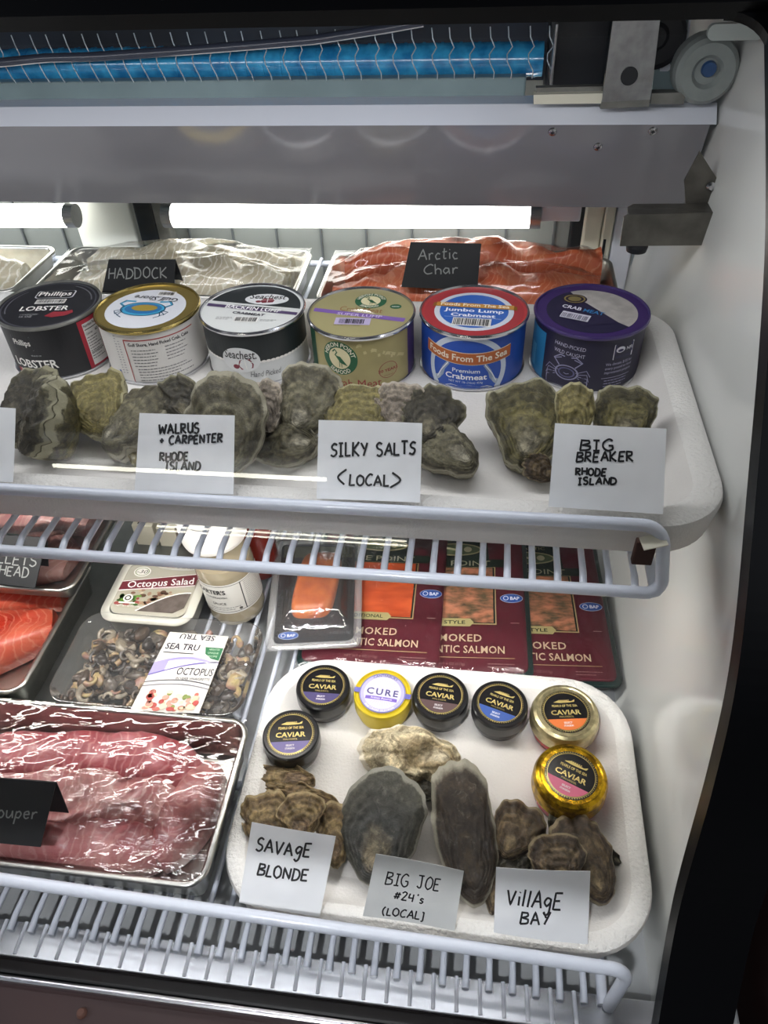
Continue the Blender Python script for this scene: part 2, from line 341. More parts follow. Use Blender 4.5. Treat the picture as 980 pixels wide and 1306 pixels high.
def handwrite(mb, fn, s, x0, y0, x1, y1, capx, capy, wd, m, seed=1):
    """pen strokes along the baseline (x0,y0)-(x1,y1); cap height vector (capx,capy), all in the card's own units"""
    R = random.Random(seed); gaps = 0.2
    total = sum(GL[c][0] + gaps for c in s) - gaps; bx, by = (x1 - x0) / total, (y1 - y0) / total; t = 0.0
    art = Art(mb, lambda x, y, h: fn(x, y, h))
    for c in s:
        w_, strokes = GL[c]; sc = 1 + R.uniform(-.07, .07); dy = R.uniform(-.05, .05); sl = R.uniform(-.06, .08)
        for st in strokes:
            pts = [(px + R.uniform(-.02, .02) + sl * py, py * sc + dy) for px, py in st]
            pts = [(x0 + bx * (t + px) + capx * py, y0 + by * (t + px) + capy * py) for px, py in smooth_line(pts)]
            art.line(pts, wd, m, 2)
        t += w_ + gaps
# ------------------------------------------------------------------ shared materials
M_PANEL = mat('moulded_white_panel', 'd6d8d5', 0.16, var=0.05, vscale=9, coat=0.4)
M_HEAD = mat('header_grey_enamel', '828186', 0.13, var=0.04, vscale=14, coat=0.5)
M_WHITE = mat('white_enamel', 'dfe3ee', 0.3, coat=0.2)
M_WIRE = mat('white_coated_wire', 'd3d9e6', 0.32, coat=0.3, bump=0.15, bscale=300)
M_BLACK = mat('black_frit', '030304', 0.4, spec=0.15)
M_DARK = mat('dark_recess', '0b0e14', 0.6)
M_NAVY = mat('navy_recess', '0e1d30', 0.5, var=0.5, vscale=18)  # bluish glow behind the fins is put into this navy colour
M_BLUE = mat('blue_coated_tube', '3fb0e6', 0.2, var=0.45, vscale=60, coat=0.7, col2='1f7dba')
M_STEEL = mat('brushed_steel', 'a9aaac', 0.34, 0.9, var=0.25, vscale=30, stretch=(3, 60, 3))
M_STEELD = mat('dull_steel', '8d8d88', 0.42, 0.7, var=0.35, vscale=45)
M_CHROME = mat('bright_steel', 'd4d4d8', 0.2, 1.0, var=0.12, vscale=50, stretch=(2, 40, 40))
M_ALU = mat('aluminium_tray', 'c4c3bd', 0.28, 1.0, var=0.12, vscale=80, bump=0.06, bscale=150)
M_PAN = mat('stainless_deck_pan', 'b4b7b9', 0.5, 0.1, var=0.2, vscale=30)
M_RUST = mat('rust', '3b1d0f', 0.8)
M_FOAM = mat('styrofoam', 'dcd9d5', 0.75, var=0.05, vscale=25, bump=0.35, bscale=420)
M_FOAMR = mat('grainy_styrofoam', 'e4e2de', 0.8, bump=1.0, bscale=330)
M_RED = mat('dark_red_brown_panel', '210a07', 0.45, var=0.3, vscale=8)
M_CREAM = mat('cream_post', 'd8d5c4', 0.4)
M_GREENISH = mat('grey_green_ledge', '8a9ea2', 0.35, var=0.2, vscale=12)
M_TUBE = emit('lit_tube', (1.0, 0.99, 0.93), 8.0)
M_GLASSF = film('front_glass', gloss=0.25, rough=0.0, bump=0.0, base=0.0)
M_CLEAR = film('clear_plastic', gloss=0.28, rough=0.1, bump=0.12, bscale=30, base=0.03, milky=0.035)
M_WRAP = film('cling_film', gloss=0.28, rough=0.05, bump=0.35, bscale=16, stretch=(1, 4, 1), base=0.03, milky=0.0)
# ------------------------------------------------------------------ the display case
PROF = [(.52, -.062), (.476, -.094), (.384, -.168), (.306, -.262), (.257, -.329), (.231, -.395), (.201, -.504), (.158, -.599), (.146, -.632)]
def spline(pts, n=8):
    out = []
    for i in range(len(pts) - 1):
        p0, p1, p2, p3 = V(pts[max(i-1, 0)]), V(pts[i]), V(pts[i+1]), V(pts[min(i+2, len(pts)-1)])
        for q in range(n):
            t = q / n; out.append(0.5 * ((2*p1) + (p2-p0)*t + (2*p0-5*p1+4*p2-p3)*t*t + (3*p1-p0-3*p2+p3)*t**3))
    out.append(V(pts[-1])); return out
CURVE = spline(PROF)
def glass_y(z):
    for a, b in zip(CURVE, CURVE[1:]):
        if (a.y - z) * (b.y - z) <= 0 and abs(a.y - b.y) > 1e-9: return a.x + (b.x - a.x) * (z - a.y) / (b.y - a.y)
    return CURVE[0].x + 0.05 if z > CURVE[0].y else CURVE[-1].x
def curve_off(d):
    out = []
    for i, p in enumerate(CURVE):
        t = (CURVE[min(i+1, len(CURVE)-1)] - CURVE[max(i-1, 0)]).normalized(); n = V((t.y, -t.x))
        if n.x > 0: n = -n
        out.append(p + n * d)      # towards the customer
    return out
XL = -0.95
def wall_x(z): return 0.163 + (z + 0.62) * 0.09
case = thing('display_case', 'refrigerated seafood display case with curved glass front and black frame', 'display case', (0, 0.5, -0.68))
# end panel with a soft cove at the back and the deck
mb = MB()
def endp(u, v, s):
    z = -0.69 + 0.72 * v; y0 = glass_y(z) + 0.005; y = y0 + (0.93 - y0) * u; x = wall_x(z)
    x -= 0.03 * max(0, (y - 0.86) / 0.07) ** 2 + 0.016 * max(0, (-0.655 - z) / 0.035) ** 2
    return V((x + (0.01 if s else 0), y, z))
mb.slab(endp, 40, 30, M_PANEL); mb.build('end_panel', case, world=True)
mb = MB(); cv = curve_off(-0.002); poly = [(p.x + 0.004, p.y) for p in cv] + [(0.146, -1.4), (0.95, -1.4), (0.95, -0.062)]
mb.prism(poly[::-1], 0.236, 0.262, M_RED); mb.build('end_cladding', case, world=True)
mb = MB(); mb.box((-0.38, 0.945, -0.36), (1.2, 0.02, 0.75), mat('back_grey_panel', '8f9492', 0.22, var=0.1, vscale=6, coat=0.3)); mb.build('back_panel', case, world=True)
for i in range(14):
    m2 = MB(); m2.box((-0.62 + i * 0.0585, 0.933, -0.34), (0.0022, 0.004, 0.30), mat('seam_grey', '5d6265', 0.5)); m2.build('panel_seam', case, world=True)
mb = MB(); mb.box((-0.38, 0.54, -0.677), (1.2, 0.80, 0.02), M_PAN, 0.002); mb.build('deck_pan', case, world=True)
# header: bright lip on top of a grey face that leans back
mb = MB(); mb.prism([(.757, -.2093), (.772, -.1955), (.80, -.1955), (.80, -.2093)], XL, wall_x(-.2) - .003, M_WHITE); mb.build('header_lip', case, world=True)
mb = MB(); mb.prism([(.757, -.2094), (.786, -.294), (.80, -.294), (.80, -.2094)], XL, wall_x(-.25) - .004, M_HEAD); mb.build('header_panel', case, world=True)
hm = [o for o in case.children if o.name.startswith('header_panel')][0]
def face_frame(px, py):
    # point on the leaning header face
    n = V((0, -(.0847), -.029)).normalized(); r = ray(px, py); p0 = V((0, .757, -.2094)); t = p0.dot(n) / r.dot(n); return r * t, n
for px, py in ((705, 168), (833, 167), (763, 187)):
    p, n = face_frame(px, py); m2 = MB(); q = n.to_track_quat('Z', 'Y').to_matrix()
    m2.lathe([(0, .0018), (.0018, .0016), (.0036, .0010), (.0042, 0), (.0048, -.0002)], M_CHROME, 16); m2.box((0, 0, .0018), (.0036, .0007, .0006), M_DARK); m2.box((0, 0, .0018), (.0007, .0036, .0006), M_DARK)
    m2.v = [q @ v + p for v in m2.v]; m2.build('screw', case, world=True)
# dark recess over the header
mb = MB(); mb.box((-0.38, 0.925, -0.10), (1.2, 0.01, 0.22), M_NAVY); mb.build('recess_back', case, world=True)
mb = MB(); mb.box((-0.38, 0.72, 0.0), (1.2, 0.46, 0.02), M_DARK); mb.build('recess_roof', case, world=True)
mb = MB(); a = P(0, 105, y=.825); b = P(0, 138, y=.825); xr = P(670, 120, y=.825).x
mb.box(((XL + xr) / 2, .845, (a.z + b.z) / 2), (xr - XL, .04, a.z - b.z), M_GREENISH, .002); mb.build('recess_ledge', case, world=True)
# black border: across the top and down the right end, following the glass
def strip_solid(name, x0, x1, d0, d1, m, lo=0, hi=None, parent=case):
    A, B = curve_off(d0)[lo:hi], curve_off(d1)[lo:hi]; mm = MB()
    mm.loops([[V((x0, a.x, a.y)), V((x1, a.x, a.y)), V((x1, b.x, b.y)), V((x0, b.x, b.y))] for a, b in zip(A, B)], m, True, True, smooth=False); return mm.build(name, parent, world=True)
strip_solid('frame_side', .140, .1855, -.003, .010, M_BLACK)
mb = MB()
mb.loops([[V((x, .490, -.0838)), V((x, .4835, -.0752)), V((x, .60, .03)), V((x, .66, .04)), V((x, .545, -.036))] for x in (XL, .1855)], M_BLACK, True, True, smooth=False); mb.build('frame_top', case, world=True)
# small rounded corner of the border
mb = MB(); cpt = []
for i in range(9):
    a = PI / 2 * i / 8; u = 0.022 * (1 - math.sin(a)); v = 0.022 * (1 - math.cos(a)); cpt.append((u, v))
tt = V((0, -.095, -.075)).normalized(); o0 = V((.141, .4905, -.0832)); nn = V((0, -.62, .78))
pts = [o0 + nn * .004] + [o0 + nn * .004 + V((-1, 0, 0)) * u + tt * v for u, v in cpt]
mb.loops([pts, [p - nn * .006 for p in pts]], M_BLACK, True, True, smooth=False); mb.build('frame_corner', case, world=True)
mb = MB(); A = curve_off(0.0); mb.loops([[V((XL, p.x, p.y)) for p in A], [V((.141, p.x, p.y)) for p in A]], M_GLASSF, closed=False); mb.build('front_glass', case, world=True, recalc=False)
# bottom: ribbed sill, black gasket, steel strip, dark base panel
ysa, ysb = P(400, 1222, z=-.640).y, P(400, 1271, z=-.640).y
M_SILL = mat('polished_sill', 'c9ccd2', 0.22, 0.85, var=0.1, vscale=40)
mb = MB(); mb.box((-.39, (ysa + ysb) / 2, -.645), (1.10, ysa - ysb, .01), M_SILL, .001)
for i in range(34): mb.tube([(.095 - i * .0172, ysa, -.6402), (.095 - i * .0172 + .001, ysb + .002, -.6402)], .0016, M_WHITE, 8)
mb.build('sill', case, world=True)
mb = MB(); y1 = P(400, 1271, z=-.640).y; y2 = P(400, 1293, z=-.640).y; y3 = P(400, 1302, z=-.640).y
mb.box((-.39, (y1 + y2) / 2, -.648), (1.15, y1 - y2, .012), M_BLACK, .002); mb.build('gasket', case, world=True)
mb = MB(); mb.box((-.39, (y2 + y3) / 2 - .001, -.647), (1.15, y2 - y3 + .001, .014), M_CHROME, .002); mb.build('steel_strip', case, world=True)
mb = MB(); mb.box((-.39, y3 - .016, -1.04), (1.15, .03, .78), M_RED, .002); mb.box((-.39, y3 - .03, -.652), (1.15, .06, .012), M_RED, .004); mb.build('base_panel', case, world=True)
ps = P(104, 1292, z=-.645); mb = MB(); mb.lathe([(0, .003), (.0025, .0026), (.0036, .001), (.004, -.001)], M_RUST, 16, c=ps); mb.build('screw', case, world=True)
# rear posts behind the shelf, right corner
def post(px0, px1, y, m, z0=-.60, z1=-.20, t=.02, slot=False):
    a = P(px0, 290, y=y).x; b = P(px1, 290, y=y).x; mm = MB(); mm.box(((a + b) / 2, y + t / 2, (z0 + z1) / 2), (abs(b - a), t, z1 - z0), m, .002)
    if slot: mm.box(((a + b) / 2 - .002, y - .0005, P(0, 305, y=y).z), (.003, .002, .022), M_DARK)
    return mm.build('rear_post', case, world=True)
post(176, 199, .885, mat('smoked_edge', '171c20', 0.2)); post(197, 216, .888, M_STEELD); post(729, 746, .905, M_DARK); post(745, 768, .895, M_CREAM); post(770, 783, .890, M_CREAM, slot=True); post(784, 812, .892, M_WHITE); post(814, 836, .895, mat('rear_grey_post', '9aa2a6', 0.3)); post(838, 850, .885, M_WHITE)
post(98, 172, .90, mat('lit_acrylic', 'e6e8df', 0.25, coat=.4))
# fluorescent tubes under the header
def lamp(px0, px1, y, py, label, clip=True):
    a = P(px0, py, y=y); b = P(px1, py, y=y); L = thing('fluorescent_lamp', label, 'lamp', ((a + b) / 2), group=None)
    r = .0135; mm = MB(); mm.tube([a, b], r, M_TUBE, 20); mm.build('tube', L, world=True)
    for e, sgn in ((a, -1), (b, 1)):
        m3 = MB(); m3.tube([e, e + V((sgn * .012, 0, 0))], r * 1.03, M_STEEL, 20); m3.build('end_cap', L, world=True)
    if clip:
        m4 = MB(); q = b + V((.034, .004, .006))
        m4.box(q, (.044, .012, .024), M_WHITE, .002)
        for k in range(3): m4.box(q + V((-.014 + k * .014, 0, .02)), (.005, .01, .03), M_WHITE, .001)
        m4.build('lamp_holder', L, world=True)
    return L
lamp(222, 676, .862, 275, 'long lit fluorescent tube under the grey header behind the orange fish')
lamp(-330, 86, .862, 275, 'lit fluorescent tube at the left edge under the header, behind the white fish', False)
# evaporator in the recess: blue tube behind zigzag fins
yc = .85; a = P(0, 84, y=yc); b = P(692, 81, y=yc)
ev = thing('evaporator_coil', 'blue cooling coil with thin wire fins in the dark recess above the header', 'cooling coil', V((b.x - .3, yc, b.z)))
mb = MB(); mb.tube([V((XL, yc, a.z)), V((b.x, yc, a.z))], .0152, M_BLUE, 24)
for i in range(52): mb.tube([V((b.x - .009 - i * .018, yc, a.z)), V((b.x - .006 - i * .018, yc, a.z))], .0158, M_BLUE, 24)
mb.build('coil_tube', ev, world=True)
zt, zb = P(400, 38, y=.822).z, P(400, 103, y=.822).z; h = zt - zb; x0 = b.x + .002
fin = MB(); fin.tube([V((0, .822, zt)), V((.001, .822, zt - .2 * h)), V((.005, .818, zt - .36 * h)), V((.0005, .822, zt - .52 * h)), V((.001, .822, zt - .66 * h)), V((.006, .818, zt - .84 * h)), V((.0055, .824, zb))], .00062, mat('fin_wire', 'b9c4cc', 0.3, 0.5), 6)
f0 = fin.build('fin', ev); f0.location = V((x0, 0, 0)) - ev.location
for i in range(1, 50):
    c = f0.copy(); COL.objects.link(c); c.parent = ev; c.location = V((x0 - .0182 * i + .001 * math.sin(i * 2.3), 0, 0)) - ev.location
mb = MB(); mb.box(V((b.x + .008, .84, (zt + zb) / 2)), (.0025, .06, h * 1.15), M_STEEL, .0005); mb.build('end_plate', ev, world=True)
mb = MB(); pth = [P(px, py, y=.80) for px, py in ((-160, 92), (-60, 86), (0, 80), (60, 74), (120, 72.5), (230, 65), (320, 58), (400, 51), (445, 44), (490, 37), (540, 28))]
pth = [V(p) for p in pth]; mb.tube(pth, .0042, mat('grey_cable', '3a3f4e', 0.3, coat=.3), 12)
tag(mb.build('cable'), 'dark grey cable sagging in front of the blue coil fins', 'cable')
# black box, steel strap, angle rails, slotted plate, wheel at the right of the recess
bx0, bx1 = P(699, 70, y=.84).x, P(776, 70, y=.84).x
mb = MB(); mb.box(((bx0 + bx1) / 2, .86, P(0, 70, y=.84).z), (bx1 - bx0, .04, .10), mat('black_fan_box', '10141c', 0.4), .003); tag(mb.build('fan_housing'), 'black housing in the recess between the coil and the steel strap', 'housing')
def quad_plate(name, pix, y, t, m, hole=None, parent=None):
    pts = [P(px, py, y=y) for px, py in pix]; mm = MB()
    mm.loops([pts, [p + V((0, t, 0)) for p in pts]], m, True, True, smooth=False)
    if hole:
        c = P(hole[0], hole[1], y=y - .0006); mm.lathe([(0, 0), (hole[2], 0), (hole[2] * 1.06, -.0004)], M_DARK, 20); k = len(mm.v)
        n = 1 + 20 + 40
        for i in range(k - 61, k): v = mm.v[i]; mm.v[i] = V((c.x + v.x, c.y + v.z, c.z + v.y))
    return mm.build(name, parent, world=True) if parent else mm.build(name)
st = thing('steel_strap', 'brushed steel strap with a worn hole at the upper right of the case', 'bracket', P(800, 130, y=.748))
quad_plate('plate', [(783, 20), (843, 20), (830, 127), (768, 130)], .748, .0025, M_STEEL, (803, 97, .0068), st)
quad_plate('foot', [(768, 130), (830, 127), (828, 136), (766, 139)], .748, .008, M_STEELD, None, st)
quad_plate('angle_rail', [(681, 121), (770, 119), (770, 132), (681, 133)], .752, .012, M_CREAM, None, st); quad_plate('angle_rail', [(684, 112), (770, 110), (770, 119), (684, 121)], .760, .008, M_STEELD, None, st)
quad_plate('angle_rail', [(832, 119), (876, 118), (872, 133), (830, 133)], .752, .012, M_STEELD, None, st)
sp = thing('slotted_plate', 'grey slotted plate beside the steel strap', 'plate', P(855, 115, y=.80))
quad_plate('plate', [(842, 10), (880, 10), (868, 118), (832, 118)], .80, .003, M_GREENISH, None, sp); quad_plate('slot', [(842, 82), (846, 79), (853, 79), (856, 83), (856, 88), (852, 91), (842, 91)], .798, .001, M_WHITE, None, sp); quad_plate('edge', [(879, 25), (882, 25), (868, 117), (865, 117)], .797, .002, M_WHITE, None, sp)
mb = MB(); c = P(838, 48, y=.785); mb.lathe([(0, 0), (.008, 0), (.011, .003), (.022, .003), (.025, 0), (.025, .012), (0, .012)], mat('black_rubber', '15151a', 0.5), 32)
mb.v = [V((c.x + v.x, c.y + v.z, c.z + v.y)) for v in mb.v]; tag(mb.build('wheel'), 'black wheel behind the steel strap at the upper right', 'wheel')
hub = thing('hinge_hub', 'translucent grey round hub with a blue centre on the end panel', 'hub', P(902, 90, y=.755))
c = P(902, 91, y=.755); M_HUB = mat('grey_nylon', '8b9290', 0.35, var=.15, vscale=60)
mb = MB(); mb.lathe([(0, 0), (.010, 0), (.013, .004), (.022, .005), (.0255, .001), (.027, -.006), (.027, -.02), (0, -.02)], M_HUB, 40)
mb.v = [V((c.x + v.x, c.y - v.z, c.z + v.y)) for v in mb.v]; mb.build('disc', hub, world=True)
mb = MB(); c2 = c + V((.001, -.003, .002)); mb.lathe([(0, .001), (.0055, .001), (.0065, -.002)], mat('blue_hub_centre', '274a78', 0.3), 24); mb.v = [V((c2.x + v.x, c2.y - v.z, c2.z + v.y)) for v in mb.v]; mb.build('centre', hub, world=True)
mb = MB(); cc = P(940, 41, y=.70); mb.loops([[V((cc.x + x, cc.y + (0 if s else .006), cc.z + z)) for x, z in rrect(.021, .0055, .005)] for s in (0, 1)], mat('slot_plastic', '9aa19e', .3), True, True); tag(mb.build('slot_cover'), 'pale oblong slot cover high on the end panel', 'cover')
# bent steel bracket hanging at the end panel
M_BRK = mat('stained_bracket_steel', '6d6a63', 0.4, 0.6, var=0.45, vscale=38)
br = thing('support_bracket', 'bent grey steel bracket under the right end of the header', 'bracket', P(860, 300, y=.69))
yb = .69; top = [P(797, 274, y=yb), P(913, 272, y=yb)]
mb = MB(); f = [P(px, py, y=yb) for px, py in ((796, 277), (801, 274), (914, 271), (905, 311), (899, 313), (791, 314))]
mb.loops([f, [p + V((0, .002, 0)) for p in f]], M_BRK, True, True, smooth=False); mb.build('front_flange', br, world=True)
mb = MB(); f = [P(801, 274, y=yb), P(914, 271, y=yb), P(921, 259, y=.712), P(808, 260, y=.712), P(801, 264, y=.708)]; mb.loops([f, [p + V((0, .001, -.002)) for p in f]], M_BRK, True, True, smooth=False); mb.build('top_flange', br, world=True)
mb = MB(); f = [P(px, py, y=.713) for px, py in ((893, 193), (920, 236), (920, 259), (875, 260), (873, 231))]; mb.loops([f, [p + V((0, .002, 0)) for p in f]], M_BRK, True, True, smooth=False); mb.build('upright_plate', br, world=True)
mb = MB(); c = P(907, 238, y=.711); mb.lathe([(0, .003), (.002, .0028), (.004, 0)], M_CHROME, 12); mb.v = [V((c.x + v.x, c.y - v.z, c.z + v.y)) for v in mb.v]; mb.build('bolt', br, world=True)
mb = MB(); c = P(813, 313, y=.70); mb.lathe([(0, -.005), (.009, -.005), (.010, 0), (.009, .006), (0, .006)], M_DARK, 20, c=c); mb.build('knob', br, world=True)
# store ceiling fitting that mirrors in the glass as pale streaks
def ceiling_fitting(x, y, z, L, label, n=2):
    t = thing('ceiling_light', label, 'ceiling light', (x, y, z), group='shop ceiling lights'); hb = MB(); hb.box((0, 0, .05), (L + .06, .16, .05), M_WHITE, .004); hb.build('housing', t)
    for k in range(n):
        m3 = MB(); m3.tube([V((-L / 2, -.03 + .06 * k if n > 1 else 0, .0)), V((L / 2, -.03 + .06 * k if n > 1 else 0, .0))], .006, M_CEIL, 12); m3.build('tube', t)
M_CEIL = emit('shop_tube', (1.0, 0.97, 0.82), 26.0)
ceiling_fitting(-.85, -2.23, 1.22, 1.15, 'twin tube ceiling light of the shop, mirrored in the case glass')
ceiling_fitting(-1.15, -1.75, 1.22, 1.15, 'single tube ceiling light of the shop, mirrored above the shelf rail', 1)
# ------------------------------------------------------------------ wire shelves
def rack(name, label, y1, z1, y2, z2, xe1, xe2, yback, pitch, zdeck, low=True, skew=0.0):
    t = thing(name, label, 'wire shelf', (-.25, y2, zdeck)); xs = -.80
    mb = MB(); n = 6; path = [V((xs, y1 + skew * 1.4, z1))] + [V((xe1 - .014, y1 - skew, z1))]
    E = V((xe1, y1 - skew, z1)); F_ = V((xe2, y2, z2)); d = (F_ - E).normalized()
    for i in range(1, n): a = PI / 2 * i / n; path.append(E + V((-.014, 0, 0)) * (1 - math.sin(a)) + d * .014 * (1 - math.cos(a)))
    path += [E + d * .014, F_ - d * .012]
    if low:
        for i in range(1, n): a = PI / 2 * i / n; path.append(F_ - d * .012 * (1 - math.sin(a)) + V((-1, 0, 0)) * .012 * (1 - math.cos(a)))
        path += [F_ + V((-.012, 0, 0)), V((xs, y2, z2))]
    else: path += [F_]
    mb.tube(path, .0046, M_WIRE, 12); mb.build('front_rail', t, world=True)
    mb = MB(); mb.tube([V((xe2 - .004, y2, z2)), V((xe2 - .004, yback, zdeck))], .004, M_WIRE, 10); mb.build('side_rail', t, world=True)
    for yy in (y2 + .14, yback):
        mb = MB(); mb.tube([V((xs, yy, zdeck - .006)), V((xe2 - .004, yy, zdeck - .006))], .0038, M_WIRE, 10); mb.build('cross_rail', t, world=True)
    wm = MB(); wm.tube([V((0, y2, z2)), V((0, y2 + .012, zdeck + .0005)), V((0, y2 + .03, zdeck)), V((0, yback, zdeck))], [.0028, .0026, .0024, .0024], M_WIRE, 8)
    w0 = wm.build('wire', t); w0.location = V((xe2 - pitch, 0, 0)) - t.location
    for i in range(1, int((xe2 - xs) / pitch) - 1):
        c = w0.copy(); COL.objects.link(c); c.parent = t; c.location = V((xe2 - pitch * (i + 1), 0, 0)) - t.location
    return t
ZU, ZL = -.4045, -.6375
ur = rack('wire_shelf', 'upper white coated wire shelf carrying the cans and oysters', .385, P(400, 646, y=.385).z, .372, -.4085, P(850, 662, y=.385).x, P(848, 745, y=.372).x, .90, .0180, ZU)
lr = rack('wire_shelf', 'lower white coated wire shelf carrying the foam tray and fish trays', .190, P(400, 1172, y=.190).z, .176, ZL - .001, P(795, 1233, y=.19).x, .119, .90, .0172, ZL, False, .0085)
mb = MB(); q = P(824, 698, y=.378); mb.box(q + V((.004, 0, .006)), (.017, .010, .0012), M_CREAM, .0004, Matrix.Rotation(.35, 3, 'X') @ Matrix.Rotation(.3, 3, 'Z')); mb.box(q + V((.002, .008, -.012)), (.014, .006, .022), M_RUST, .001)
mb.build('corner_clip', ur, world=True)
# dark sheet lying on the lower shelf at the left
mb = MB(); mb.slab(lambda u, v, s: V((-.46 + .17 * u, .30 + .34 * v, ZL + .003 + (.0015 if s else 0) + .001 * math.sin(v * 9))), 4, 10, mat('dull_grey_sheet', '7c7f7d', 0.35, 0.6, var=.3, vscale=20)); tag(mb.build('metal_sheet'), 'dull grey metal sheet lying between the fish trays and the octopus tubs', 'metal sheet')
# ------------------------------------------------------------------ foam trays
def foam_tray(name, label, x0, x1, y0, y1, zb, zr, zf, r, rim, wall=.012, group=None):
    cx, cy, hx, hy = (x0 + x1) / 2, (y0 + y1) / 2, (x1 - x0) / 2, (y1 - y0) / 2
    t = thing(name, label, 'tray', (cx, cy, zb)); R = lambda d, z: [V((p[0], p[1], z)) for p in rrect(hx - d, hy - d, max(r - d, .01), 10, cx, cy)]
    mb = MB(); mb.loops([R(wall * 1.1, zb), R(.004, zb + .006), R(.0, zr - .006), R(.0015, zr - .002)], M_FOAM, True)
    mb.loops([R(rim, zr - .002), R(rim + .008, zr - .010), R(rim + .016, zf + .004), R(rim + .026, zf)], M_FOAM, False, True); mb.build('tray_body', t, world=True)
    mb = MB(); mb.loops([R(.0015, zr - .002), R(.005, zr), R(rim - .004, zr), R(rim, zr - .002)], M_FOAMR); mb.build('rim', t, world=True)
    return t
ZF = -.393
foam_tray('foam_tray', 'long white foam tray on the upper wire shelf under the cans and oysters', -.82, .1835, .3955, .72, -.4015, -.365, ZF, .055, .022)
ZJ = -.623
foam_tray('foam_tray', 'white rounded foam tray on the lower shelf holding jars and oysters', -.183, .1545, .197, .438, -.6345, -.605, ZJ, .058, .016)
# ------------------------------------------------------------------ cans
def can(name, label, px, rot, lrot=0.0, R=.0505, Hc=.0575, rimm=None, body=None, lid=None, art=None, lidart=None, taper=0.0):
    c = P(px, LIDY[px], z=-.3365); t = thing(name, label, 'can', Matrix.Translation(V((c.x, c.y, ZF + .0005))), group='seafood cans in a row on the upper shelf')
    rimm = rimm or M_CHROME; Rb = R - .0018
    mb = MB(); mb.lathe([(0, .002), (Rb - .004, .002), (Rb - .002, 0), (Rb, .0008), (Rb, Hc - .003)], body, 72); a0 = -PI / 2 + math.radians(rot)
    if art:
        def fn(x, y, h): a = a0 + x / Rb; return V(((Rb + h) * math.cos(a), (Rb + h) * math.sin(a), y))
        art(Art(mb, fn), Hc, Rb)
    mb.build('label_body', t)
    mb = MB(); mb.lathe([(Rb, Hc - .004), (R, Hc - .0034), (R + .0004, Hc - .0016), (R - .0004, Hc), (R - .0016, Hc), (R - .0022, Hc - .0018)], rimm, 72); mb.build('top_rim', t)
    mb = MB(); mb.lathe([(Rb, .003), (R, .0025), (R, .0006), (R - .001, 0)], M_CHROME, 72); mb.build('bottom_rim', t)
    mb = MB(); zl = Hc - .0018; mb.lathe([(R - .0022, zl), (R - .005, zl), (0, zl)], lid, 72)
    if lidart:
        def fl(x, y, h): ca, sa = math.cos(math.radians(lrot)), math.sin(math.radians(lrot)); return V((x * ca - y * sa, x * sa + y * ca, zl + h))
        lidart(Art(mb, fl), R - .0045)
    mb.build('lid', t); return t
LIDY = {62: 388, 188: 392, 322: 393, 461: 398, 605: 396, 755: 396}
W_ = 'e9e7e2'
def crab(A, cx, cy, s, m, k=3, wd=.0007, legs=True):
    A.ell(cx, cy, .0075 * s, .005 * s, m, k, r0=.86, n=24)
    A.line([(cx - .007*s, cy + .001*s), (cx, cy - .001*s), (cx + .007*s, cy + .001*s)], wd, m, k)
    for sg in (-1, 1):
        A.line([(cx + sg*.005*s, cy + .004*s), (cx + sg*.009*s, cy + .008*s), (cx + sg*.005*s, cy + .011*s), (cx + sg*.002*s, cy + .0105*s)], wd * 2, m, k)
        A.line([(cx + sg*.009*s, cy + .0075*s), (cx + sg*.004*s, cy + .0095*s)], wd * 1.4, m, k)
        if legs:
            for q in range(4): A.line([(cx + sg*.007*s, cy + (.001 - .0012*q)*s), (cx + sg*(.012 + .0005*q)*s, cy + (.003 - .0028*q)*s), (cx + sg*(.0145 - .0006*q)*s, cy + (-.001 - .0036*q)*s)], wd * 1.1, m, k)
# 1 lobster
def lob_side(A, H, R):
    A.rect(-.060, .003, .028, H - .004, ink('111116'), 1, 24)
    A.poly([(x * .9 - .030, y) for x, y in rrect(.0125, .0075, .002, 4, -.001, .040)], ink('b9b9bd'), 1); A.poly([(x * .9 - .030, y) for x, y in rrect(.0118, .0068, .0018, 4, -.001, .040)], ink('17171d'), 2)
    A.text('Phillips', -.031, .0378, ink(W_), width=.019, size=.0085, k=3, bold=.012); A.text('BRAND OF', -.020, .0265, ink('b9b9bd'), width=.010, k=2)
    A.text('LOBSTER', -.026, .0135, ink(W_), width=.047, size=.0125, k=2, bold=.02); A.rect(-.050, .003, -.021, .010, ink('9c2431'), 2, 8); A.small(-.046, .009, -.022, 2, .002, ink(W_), 2)
    A.rect(.026, .002, .052, H - .005, ink('a51f33'), 2, 12); A.rect(.0305, .0045, .0485, H - .009, ink('d9d8d6'), 3, 8)
    A.text('Nutrition Facts', .0395, .0445, ink('151515'), width=.0165, size=.0042, k=4, bold=.02); A.rect(.0315, .0415, .0475, .0423, ink('222222'), 4); A.text('Calories', .0356, .0365, ink('151515'), width=.008, size=.0035, k=4, bold=.01); A.text('60', .0452, .0365, ink('151515'), width=.004, k=4, bold=.02)
    A.small(.0315, .033, .0475, 9, .0028, ink('55555a'), 4, 5); A.rect(.0315, .0175, .0475, .0181, ink('222222'), 4)
